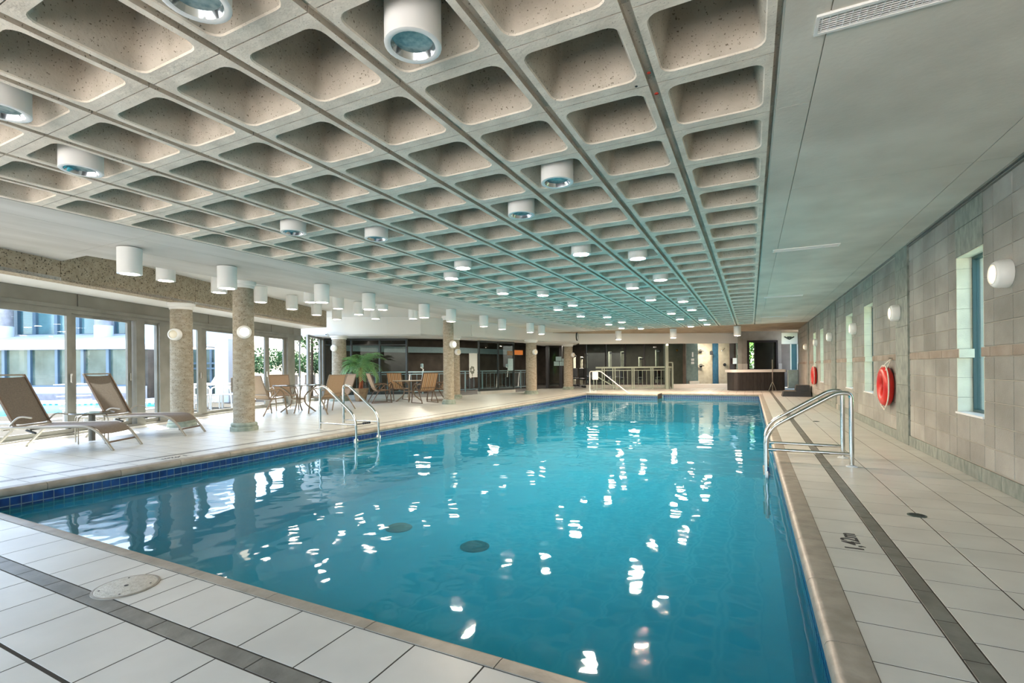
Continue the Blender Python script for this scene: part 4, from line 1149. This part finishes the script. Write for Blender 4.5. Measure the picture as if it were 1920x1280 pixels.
def stepbox(x0, x1, y0, y1, z): return MB().add([(x0, y0, 0), (x1, y0, 0), (x1, y1, 0), (x0, y1, 0), (x0 + .05, y0 + .04, z), (x1 - .03, y0 + .04, z), (x1 - .03, y1 - .03, z), (x0 + .05, y1 - .03, z)],
                                                [(0, 3, 2, 1), (4, 5, 6, 7), (0, 1, 5, 4), (1, 2, 6, 5), (2, 3, 7, 6), (3, 0, 4, 7)])
stepbox(-.42, .48, 0, .75, .19).build('lower_step', 'black_plastic', t)
stepbox(-.02, .48, .18, .75, .40).build('upper_step', 'black_plastic', t)
MB().box(-.36, .02, .02, .70, .188, .2).build('lower_tread', 'sling_dark', t)
MB().box(.04, .44, .24, .70, .398, .41).build('upper_tread', 'sling_dark', t)

RD = 24.4
t = thing('ramp_railing', 'grey-green metal railing in front of the gym windows', 'railing', at(1117, 690, RD).xy.to_3d(), YAW)
rx = lambda u: xat(u, RD) - xat(1117, RD); rz_ = lambda v: zat(1190, v, RD)
MB().box(rx(1117), rx(1260), -.03, .03, rz_(690), rz_(687)).build('top_rail', 'green_rail', t)
MB().box(rx(1117), rx(1258), -.015, .015, rz_(694.5), rz_(693.2)).build('mid_rail', 'green_rail', t)
MB().box(rx(1150), rx(1258), -.015, .015, .06, .10).build('bottom_rail', 'green_rail', t)
for u in (1149, 1153, 1185, 1188.5, 1220.5, 1224, 1255, 1260): MB().box(rx(u) - .022, rx(u) + .022, -.025, .025, 0, rz_(688)).build('post', 'green_rail', t)
for u in (1129, 1133): MB().box(rx(u) - .02, rx(u) + .02, -.025, .025, 0, rz_(690)).build('post', 'green_rail', t)
MB().seg((rx(1119), 0, rz_(705)), (rx(1158), 0, .02), .05, .05).build('slope_rail', 'green_rail', t)
for a_, b_ in ((1154, 1184), (1189, 1220), (1225, 1254)):
    for k in range(3):
        x_ = rx(a_) + (rx(b_) - rx(a_)) * (k + 1) / 4; MB().box(x_ - .008, x_ + .008, -.008, .008, .1, rz_(694)).build('baluster', 'green_rail', t)
MB().box(rx(1247), rx(1262), -.05, .0, rz_(681), rz_(679)).box(rx(1259.5), rx(1262), -.05, 0, 0, rz_(679)).build('end_rail', 'green_rail', t)
p = at(1250, 690, 24.2)
t = thing('square_post', 'slim white square post left of the shower area', 'post', (p.x, p.y, 0), YAW)
MB().box(-.07, .07, -.07, .07, 0, 2.245).build('shaft', 'green_rail', t)
MB().lathe([(.05, 2.17), (.06, 2.2), (.03, 2.24)], 12, c=(0, -.12, 0)).build('spot_lamp', 'sconce_on', t, True)

def board(name, label, cat, u0, u1, v0, v1, d, mat, th=.012, group=None):
    a, b = at((u0 + u1) / 2, v1, d), at((u0 + u1) / 2, v0, d); w_ = (u1 - u0) / FPX * d
    o = MB().cbox((0, 0, (b.z - a.z) / 2), (w_, th, b.z - a.z), .002).build(name, mat)
    o.location = a; o.rotation_euler = (0, 0, YAW); return tag(o, label, cat, group)
# shower fittings and notices
for u, v, lab in ((1313, 658, 'chrome shower head on the tan shower wall, upper one'), (1314, 685, 'chrome shower valve on the tan shower wall, lower one')):
    q = at(u, v, 26.5); t = thing('shower_fitting', lab, 'shower', q, YAW)
    MB().lathe([(.10, .0), (.10, -.02), (.05, -.06)], 16, axis='y').build('rose', 'ink', t, True, 30)
    MB().tube([(-.12, -.02, -.02), (.0, -.1, .03), (.14, -.1, -.03)], .03, 8).build('spout', 'steel', t, True)
q = at(1357, 655, 26.3); t = thing('shower_fitting', 'slim shower head on the pale shower wall', 'shower', q, YAW); MB().tube([(-.09, 0, -.06), (.1, .1, .07)], .022, 8).build('arm', 'steel', t, True); MB().lathe([(.04, -.02), (.03, .02)], 12, c=(-.1, 0, -.07)).build('rose', 'steel', t, True)
q = at(1358.7, 683.5, 26.35); t = thing('shower_valve', 'black round shower valve on the pale shower wall', 'valve', q, YAW); MB().lathe([(.085, .0), (.085, -.02), (.03, -.05)], 16, axis='y').build('plate', 'ink', t, True, 30); MB().cbox((0, -.05, 0), (.14, .03, .03), .006).build('lever', 'ink', t)
q = at(1333.8, 661.5, 26.3); t = thing('soap_dispenser', 'black dispenser box beside the blue tiled strip', 'dispenser', q, YAW); MB().cbox((0, 0, 0), (.16, .1, .2), .02).build('box', 'black_plastic', t); MB().lathe([(.05, .1), (.001, .135)], 8).build('lid', 'black_plastic', t)
board('towel_hook_plate', 'small cream dispenser on the grey-green shower wall', 'dispenser', 1281.5, 1286.5, 667.5, 681.5, 26.4, 'reveal', .08)
q = at(1269.5, 656.5, 26.5); t = thing('wall_hook', 'small brass knob on the dim grey-green shower wall', 'hook', q, YAW); MB().lathe([(.05, 0), (.06, -.01), (.03, -.03), (.035, -.06)], 12, axis='y').build('knob', 'brass', t, True)
board('notice', 'tall narrow white notice on the teal pier', 'notice', 1297.5, 1300, 660, 669, 25.3, 'paper', group='notices on the teal pier')
board('notice', 'upper square white notice on the teal pier', 'notice', 1296, 1301.5, 672, 676.3, 25.3, 'paper', group='notices on the teal pier')
board('notice', 'lower square white notice on the teal pier', 'notice', 1296, 1301.5, 678, 682.3, 25.3, 'paper', group='notices on the teal pier')
board('bench_block', 'low cream tiled block at the foot of the teal pier', 'bench', 1292, 1310, 714, 719, 25.2, 'tile', .2)
board('notice', 'white paper notice on the dark red-brown door', 'notice', 1374, 1381.5, 671, 682, 26.2, 'paper', group='notices by the door')
board('notice', 'white paper notice on the grey strip beside the door', 'notice', 1383, 1390, 655, 665, 26.1, 'paper', group='notices by the door')
q = at(1387, 670, 26.18); t = thing('door_bell', 'round dark push plate below the paper notice', 'button', q, YAW); MB().lathe([(.06, 0), (.06, -.02), (.03, -.03)], 14, axis='y').build('plate', 'ink', t, True, 30)
# storefront posters and signs
def on_glass(name, label, cat, u0, u1, v0, v1, poly, mat, off=.014, group=None):
    a, b = pline_at(poly, u0), pline_at(poly, u1)
    d0, d1 = depth_of(a), depth_of(b); za, zb_ = zat((u0 + u1) / 2, v1, (d0 + d1) / 2), zat((u0 + u1) / 2, v0, (d0 + d1) / 2)
    A, B = Vector((*a, 0)), Vector((*b, 0)); d = (B - A).normalized(); nrm = Vector((d.y, -d.x, 0)) * off; L_ = (B - A).length
    o = MB().box(0, L_, -.004, .004, 0, zb_ - za).build(name, mat); o.location = A + nrm + Vector((0, 0, za)); o.rotation_euler = (0, 0, math.atan2(d.y, d.x))
    return tag(o, label, cat, group)
s2 = glz[5:7]
ban = on_glass('banner', 'tall white banner with a flower print on the storefront glass', 'banner', 879.5, 894.5, 662, 707, s2, 'paper')
h_ = ban.dimensions if False else None
bx_ = [v.co for v in ban.data.vertices]; L_ = max(v.x for v in bx_); H_ = max(v.z for v in bx_)
fl = MB()
for k in range(7):
    a = k * .9; fl.lathe([(.055, 0), (.02, -.002)], 8, c=(L_ * .36 + .09 * math.cos(a), -.0055, H_ * .30 + .12 * math.sin(a)), axis='y')
fl.build('flower_print', 'slate_green', ban)
MB().box(L_ * .34, L_ * .40, -.0065, -.005, .03, H_ * .26).build('stem_print', 'ink', ban)
on_glass('sign', 'orange sign high on the storefront glass', 'sign', 964.5, 980, 656.5, 665, s2, 'orange_paint')
on_glass('poster', 'stack of pale blue posters on the storefront glass beside the orange sign', 'poster', 952, 961.5, 672, 694, s2, 'paper_blue')
on_glass('poster', 'small tan poster above the pale blue posters', 'poster', 951, 961, 657.5, 666, s2, 'pot')
for k, (u0, u1, v0, v1, w_) in enumerate(((1041, 1051.5, 668.5, 676.5, 'upper'), (1037.5, 1047.5, 677.5, 685.5, 'lower left'), (1048.5, 1057, 677.5, 685.5, 'lower right'), (1052, 1057.5, 672, 677, 'small'))):
    on_glass('notice', '%s pale paper notice on the black gym door' % w_, 'notice', u0, u1, v0, v1, gd, 'paper_blue', .1, 'notices on the gym door')
# balustrade seen through the storefront
ip = [(-15.9, 14.6), (-13.0, 17.4), (-12.1, 19.5), (-11.1, 22.6), (-10.9, 24)]
t = thing('inner_railing', 'pale blue railing seen through the dark storefront glass', 'railing', (-13, 17.4, 0))
for a_, b_ in zip(ip[:-1], ip[1:]):
    A, B = Vector((a_[0] + 13, a_[1] - 17.4, 0)), Vector((b_[0] + 13, b_[1] - 17.4, 0)); nn = max(2, int((B - A).length / .9))
    MB().seg(A + Vector((0, 0, .98)), B + Vector((0, 0, .98)), .05, .05).seg(A + Vector((0, 0, .88)), B + Vector((0, 0, .88)), .03, .03).seg(A + Vector((0, 0, .12)), B + Vector((0, 0, .12)), .03, .04).build('rail', 'blue_rail', t)
    for k in range(nn): q = A.lerp(B, k / nn); MB().cbox((q.x, q.y, .5), (.05, .05, 1.0)).build('post', 'blue_rail', t)
    mb = MB()
    for k in range(nn * 4): q = A.lerp(B, k / nn / 4); mb.cbox((q.x, q.y, .5), (.014, .014, .76))
    mb.build('balusters', 'blue_rail', t)
# gym equipment: white towers, benches, treadmill
def gym_tower(label, u, d, h, mat='reveal'):
    q = at(u, 690, d); t = thing('weight_machine', label, 'gym machine', (q.x, q.y, 0), YAW, group='gym machines behind the glass')
    MB().cbox((0, 0, h / 2), (.16, .16, h), .02).build('upright', mat, t); MB().cbox((0, -.3, h - .1), (.1, .7, .1), .02).build('top_arm', 'black_plastic', t)
    MB().cbox((0, -.35, .45), (.4, .4, .1), .03).build('seat', 'black_plastic', t); MB().cbox((0, -.1, .8), (.34, .1, .55), .03).build('back_pad', 'black_plastic', t); MB().cbox((0, -.2, .04), (.5, 1.0, .08), .02).build('foot', 'black_plastic', t)
for k, (u, d, h, lab) in enumerate(((1077, 29.8, 1.9, 'weight machine just right of the gym door column'), (1090, 28.7, 1.75, 'weight machine behind the first gym pane'), (1099, 27.3, 1.9, 'weight machine behind the notice board'), (1144, 28.8, 2.05, 'weight machine behind the second gym pane'),
                                   (1166.5, 28.9, 2.05, 'weight machine behind the third gym pane'), (1232, 28.2, 2.1, 'weight machine behind the last gym pane'), (1200, 29, 1.7, 'weight machine behind the fourth gym pane'))):
    gym_tower(lab, u, d, h)
for u, d, lab in ((777, 22.3, 'exercise bike behind the striped chairs'), (870, 24.4, 'exercise bike behind the flower banner'), (940, 26.4, 'exercise bike behind the pale blue posters'), (980, 27.0, 'exercise bike below the orange sign')):
    q = at(u, 690, d); t = thing('exercise_bike', lab, 'exercise bike', (q.x, q.y, 0), YAW + .5, group='bikes behind the storefront')
    MB().cbox((0, 0, .04), (1.1, .45, .08), .02).build('base', 'black_plastic', t); MB().lathe([(.26, -.05), (.26, .05)], 20, c=(.35, 0, .36), axis='y').build('flywheel', 'black_plastic', t, True, 30)
    MB().tube([(-.3, 0, .08), (-.22, 0, .9)], .03, 8).build('seat_post', 'white_metal', t, True); MB().cbox((-.22, 0, .93), (.28, .2, .07), .03).build('saddle', 'black_plastic', t)
    MB().tube([(.3, 0, .1), (.42, 0, 1.1), (.3, 0, 1.18)], .03, 8).build('handlebar_post', 'white_metal', t, True); MB().cbox((.36, 0, 1.25), (.05, .3, .2), .02).build('console', 'paper_blue', t)
for k, (u, v, d, lab) in enumerate(((1188, 650, 29.0, 'bright ceiling light inside the gym'), (1110, 650, 28.5, 'second ceiling light inside the gym, behind the notice board'), (790, 640, 20.5, 'ceiling light behind the storefront at the striped chairs'), (925, 640, 24.0, 'ceiling light behind the storefront at the banner'), (1322, 640, 25.6, 'recessed light over the shower area'))):
    q = at(u, 690, d); zc = 2.5 if k == 4 else 2.62
    t = thing('ceiling_panel_light', lab, 'light', (q.x, q.y, zc), YAW, group='lights in the rooms beyond')
    MB().box(-.33, .33, -.33, .33, -.03, 0).build('frame', 'white_metal', t); MB().box(-.29, .29, -.29, .29, -.036, -.03).build('diffuser', 'gym_lamp', t)
# wall clock on the end of the bulkhead, camera, small white tube
q = at(1081, 631, 22.3)
t = thing('wall_clock', 'round black rimmed clock on the end of the white bulkhead', 'clock', q, math.pi / 2 + .12)
MB().lathe([(.19, 0), (.19, -.05), (.17, -.055)], 24, axis='y', cap1=False).build('case', 'ink', t, True, 30); MB().lathe([(.17, -.04), (.001, -.041)], 24, axis='y', cap0=False).build('face', 'paper', t)
MB().box(-.006, .006, -.05, -.043, 0, .12).box(0, .09, -.05, -.043, -.006, .006).build('hands', 'ink', t)
q = at(614, 628.6, 17.0); t = thing('security_camera', 'small white security camera under the bulkhead by the palm column', 'camera', q + Vector((0, 0, .02)), YAW)
MB().lathe([(.04, -.13), (.045, .0), (.03, .04)], 12, axis='y').build('body', 'white_metal', t, True, 40); MB().lathe([(.02, -.135), (.02, -.12)], 10, axis='y').build('lens', 'ink', t); MB().cbox((0, 0, .06), (.04, .05, .1)).build('bracket', 'white_metal', t)
for k, (u, v, d, lab) in enumerate(((1083, 646.5, 24.8, 'small white dome detector above the gym windows'),)):
    pass
q = pline_at(bulk, 884.5); dq = depth_of(q)
t = thing('wall_tube', 'thin white vertical tube on the curved bulkhead', 'tube', (q[0] + .06, q[1] - .06, zat(884, 630, dq)))
MB().tube([(0, 0, 0), (0, 0, .42)], .022, 8).build('tube', 'white_metal', t, True)
MB().lathe([(.03, 0), (.03, .03)], 8).build('end_cap', 'white_metal', t)

# ================================================================== OUTSIDE
ground = tag(MB().box(-60, -17, -20, 60, -.3, -.02).prism([(-8.0, -3), (-17, -3), (-17, 26), (-15.2, 14.0), (-13.5, 11.6)], -.3, -.022).box(2.3, 40, -10, 60, -.3, -.03).box(-17, 2.3, -40, -3.02, -.3, -.02).build('ground', 'patio'), 'sunlit pale paved terrace outside the windows, plus added light-bouncing strip behind the camera', 'ground', kind='structure')  # last box: unseen ground added behind the camera to bounce sunlight onto the ceiling
# building across the terrace, parallel to the picture
BD = 20.0
bp = at(120, 690, BD)
bld = thing('building', 'pale office building across the terrace with dark window bands', 'building', (bp.x, bp.y, 0), YAW)
X = lambda u, d=BD: xat(u, d) - xat(120, BD)
Z = lambda v, d=BD: zat(120, v, d)
x0, x1 = X(-260), X(262)
MB().box(x0, x1, 0, .4, -.02, Z(725)).build('lower_wall', 'ext_concrete', bld)
MB().box(x0, x1, -.5, 0, -.02, Z(738)).build('planter_wall', 'ext_stone', bld)
MB().box(x0, x1, -.25, 3, Z(655), Z(639)).build('fascia', 'ext_concrete', bld)
MB().add([(x0, -.25, Z(639)), (x1, -.25, Z(639)), (x1, 1.6, Z(621)), (x0, 1.6, Z(621))], [(0, 1, 2, 3)]).build('ledge', 'ext_concrete', bld)
MB().box(x0, x1, 1.65, 1.9, Z(622) - .3, Z(622) + .05).build('upper_sill', 'ext_frame', bld)
MB().box(x0, x1, 1.75, 6, Z(621), Z(530)).build('upper_wall', 'ext_glass', bld)
MB().box(x0, x1, .45, 6, 0, Z(655)).build('lower_core', 'dark_room', bld)
edges = [-200, -150, -100, -50, 1, 49.5, 101, 150, 197.5, 250]
for a_, b_ in zip(edges[:-1], edges[1:]):
    f = MB().box(X(a_) - .06, X(a_) + .06, .1, .22, Z(725), Z(655)).build('window_post', 'ext_frame', bld)
    MB().box(X(a_) + .06, X(b_) - .06, .2, .24, Z(725), Z(655)).build('window_pane', 'ext_glass_low', bld)
MB().box(x0, x1, .08, .24, Z(727), Z(722)).build('window_sill', 'ext_frame', bld)
for u in (-130, -70, 10, 38, 72, 112, 153, 218, 245): MB().box(X(u, BD + 1.8) - .07, X(u, BD + 1.8) + .07, 1.62, 1.75, Z(621), Z(530)).build('upper_mullion', 'ext_frame', bld)
for u in (-160, 8, 195):
    cx = X(u, BD + .9)
    MB().lathe([(.33, Z(632)), (.33, Z(607))], 20, c=(cx, .9, 0)).build('column_foot', 'ext_concrete', bld, True, 30)
    MB().lathe([(.31, Z(608)), (.31, Z(530))], 20, c=(cx, .9, 0)).build('column_shaft', 'ext_stone', bld, True, 30)
MB().box(x0, x1, -.2, 6, Z(530), Z(500)).build('upper_fascia', 'ext_concrete', bld)
# curved canopy building on the right with column and low wall
cp = at(370, 690, 17.5)
cnp = thing('canopy', 'curved white canopy with round column outside the second pair of doors', 'building', (cp.x, cp.y, 0), YAW)
K = lambda u, d=17.5: xat(u, d) - xat(370, 17.5)
zc0, zc1 = zat(370, 643, 17.5), zat(370, 618, 17.5)
arc = [(K(262), 3.2)] + [(K(330) + 2.3 * math.sin(a) - .6, 2.9 - 2.9 * math.cos(a)) for a in [math.pi / 2 * k / 8 - .9 for k in range(0, 9)]] + [(K(452), .6), (K(449, 20.5), 3.0), (K(446, 24.5), 7), (K(262), 7)]
MB().prism(arc, zc0, zc1 + .5).build('canopy_slab', 'ext_concrete', cnp)
MB().lathe([(.24, -.02), (.24, zc0)], 18, c=(K(376), 1.3, 0)).build('column', 'ext_concrete', cnp, True, 30)
MB().box(K(431) - .1, K(431) + .3, -.6, .0, -.02, zc0 + .1).build('square_pier', 'ext_concrete', cnp)
MB().box(K(262, 22.5), K(446, 22.5), 5, 5.2, -.02, zc0).build('shop_window', 'ext_glass_low', cnp)
for u in (290, 320, 350, 395, 412, 440): MB().box(K(u, 22.4) - .05, K(u, 22.4) + .05, 4.9, 5, -.02, zc0).build('window_post', 'ext_frame', cnp)
MB().box(K(262, 22.4), K(446, 22.4), 4.85, 5, 1.18, 1.26).box(K(262, 22.4), K(446, 22.4), 4.85, 5, 1.42, 1.5).build('blue_rail', 'ext_frame', cnp)
# white terrace table and chairs
def white_chair(label, u, d, rz):
    q = at(u, 690, d); t = thing('terrace_chair', label, 'chair', (q.x, q.y, -.02), rz, group='white terrace chairs')
    for s in (-1, 1): MB().tube(smooth_path([(.25, s * .27, 0), (.25, s * .27, .66), (-.25, s * .27, .66), (-.3, s * .27, 0)], .1, 4), .02, 6).build('leg', 'white_furniture', t, True)
    MB().cbox((0, 0, .44), (.5, .5, .03), .01).build('seat', 'white_furniture', t); MB().cbox((-.27, 0, .72), (.03, .5, .42), .01).build('backrest', 'sling_dark', t)
white_chair('white terrace chair seen left of the door stiles', 368, 13.6, YAW + .3)
white_chair('white terrace chair seen beside the square pier', 421, 14.0, YAW + 3.3)
white_chair('white terrace chair beyond the corner panes, left one', 552, 21, YAW + 1.6); white_chair('white terrace chair beyond the corner panes, right one', 588, 21, YAW + 1.4)
q = at(402, 690, 14.6); t = thing('terrace_table', 'white table outside the second pair of doors', 'table', (q.x, q.y, -.02), YAW)
MB().cbox((0, 0, .72), (.95, .7, .06), .01).build('table_top', 'white_furniture', t)
for sx in (-1, 1):
    for sy in (-1, 1): MB().cbox((sx * .42, sy * .3, .345), (.05, .05, .69)).build('leg', 'white_furniture', t)
MB().add([(-.12, 0, .75), (.12, 0, .75), (.12, .1, .75), (-.12, .1, .75), (-.02, .05, .95), (.02, .05, .95)], [(0, 1, 5, 4), (2, 3, 4, 5), (1, 2, 5), (3, 0, 4)]).build('tent_card', 'paper', t)
# outdoor pool
op = at(60, 690, 12)
t = thing('outdoor_pool', 'bright blue outdoor pool beyond the nearest sliding door', 'pool', (op.x, op.y, 0), YAW)
px0, px1, py0, py1 = -7.0, 1.2, -1.3, 4.6
MB().box(px0, px1, py0, py1, -.018, -.004).build('water_surface', 'out_water', t)
MB().box(px0 - .3, px1 + .3, py0 - .3, py0, -.02, .03).box(px0 - .3, px1 + .3, py1, py1 + .3, -.02, .03).box(px0 - .3, px0, py0, py1, -.02, .03).box(px1, px1 + .3, py0, py1, -.02, .03).build('coping', 'patio', t)
mb = MB()
for k in range(40): mb.box(px0 + .2 * k + .02, px0 + .2 * k + .1, py1 - .012, py1 + .001, -.002, .028)
mb.build('edge_tiles', 'out_tile', t)
# terrace lounger outside
q = at(166, 690, 10.3); t = thing('terrace_lounger', 'slatted pale lounger on the terrace behind the second lounger', 'lounger', (q.x, q.y, -.02), YAW + 2.6)
for k in range(12): MB().cbox((-.75 + k * .11, 0, .30), (.08, .58, .02)).build('slat', 'white_furniture', t)
for k in range(7): MB().cbox((.62 + k * .06, 0, .34 + k * .085), (.05, .58, .02)).build('back_slat', 'white_furniture', t)
for sx in (-.6, .5):
    for sy in (-.25, .25): MB().cbox((sx, sy, .145), (.05, .05, .29)).build('leg', 'white_furniture', t)
# trees across the water, hedge outside the slit windows
def leafy(mb, c, r, n, rng, leaf, flat=1.):
    for _ in range(n):
        v = Vector((rng.gauss(0, 1), rng.gauss(0, 1), rng.gauss(0, 1))).normalized() * (rng.uniform(.55, 1.) ** .5)
        p = Vector((c[0] + v.x * r[0], c[1] + v.y * r[1], c[2] + v.z * r[2] * flat)); a = Vector((rng.uniform(-1, 1), rng.uniform(-1, 1), rng.uniform(-1, 1))).normalized(); b = a.orthogonal().normalized()
        s = leaf * rng.uniform(.6, 1.3); mb.add([p - a * s, p + b * s * .5, p + a * s, p - b * s * .5], [(0, 1, 2, 3)])
def tree(label, u, d, top, w, seed, group):
    rng = random.Random(seed); q = at(u, 690, d); t = thing('tree', label, 'tree', (q.x, q.y, -.05), 0, group=group)
    MB().tube([(0, 0, 0), (.1, 0, top * .35), (0, .1, top * .6)], [.14, .1, .06], 7).build('trunk', 'bark', t, True)
    mb = MB()
    for _ in range(6):
        c = (rng.uniform(-.5, .5) * w, rng.uniform(-.5, .5) * w, top * rng.uniform(.35, .75)); leafy(mb, c, (w * .42, w * .42, top * .28), 170, rng, w * .085)
    mb.build('crown', 'tree_leaf', t)
for k, (u, top) in enumerate(((440, 5.0), (470, 4.7), (500, 5.2), (530, 5.4), (560, 4.6), (590, 4.9), (620, 4.6))):
    tree('broad green tree on the far shore, %s from the left' % ORD[k], u, 88 + 5 * (k % 2), top, 3.0, 20 + k, 'trees on the far shore')
rng = random.Random(5); q = at(584, 690, 18.6); t = thing('tree', 'tall leafy tree close outside the corner panes', 'tree', (q.x, q.y, -.05))
MB().tube([(0, 0, 0), (.05, 0, 2.2), (.0, 0, 3.2)], [.06, .05, .03], 7).build('trunk', 'bark', t, True)
mb = MB(); leafy(mb, (0, 0, 2.7), (.7, .7, .8), 700, rng, .07); mb.build('crown', 'tree_leaf', t)
for k in range(9):
    rng = random.Random(60 + k); y_ = 5.0 + 2.3 * k
    t = thing('hedge_bush', 'bright green bush outside the slit windows, %s from the camera' % ORD[k], 'bush', (5.6, y_, -.05), group='bushes outside the slit windows')
    mb = MB(); leafy(mb, (0, 0, 1.7), (1.0, 1.1, 1.9), 800, rng, .16); mb.build('foliage', 'hedge_leaf', t)
    MB().tube([(0, 0, 0), (0, 0, 1.4)], .06, 6).build('stem', 'bark', t, True)
q = at(1410, 690, 27.0)
for k in range(1):
    rng = random.Random(80 + k); t = thing('hedge_bush', 'bright green bush behind the framed window', 'bush', (q.x + .2 + k * 1.0, q.y + .3 * k, -.05), group='bushes behind the framed window')
    mb = MB(); leafy(mb, (0, 0, 1.4), (.8, .5, 1.4), 900, rng, .12); mb.build('foliage', 'hedge_leaf', t)
    MB().tube([(0, 0, 0), (0, 0, 1.2)], .05, 6).build('stem', 'bark', t, True)
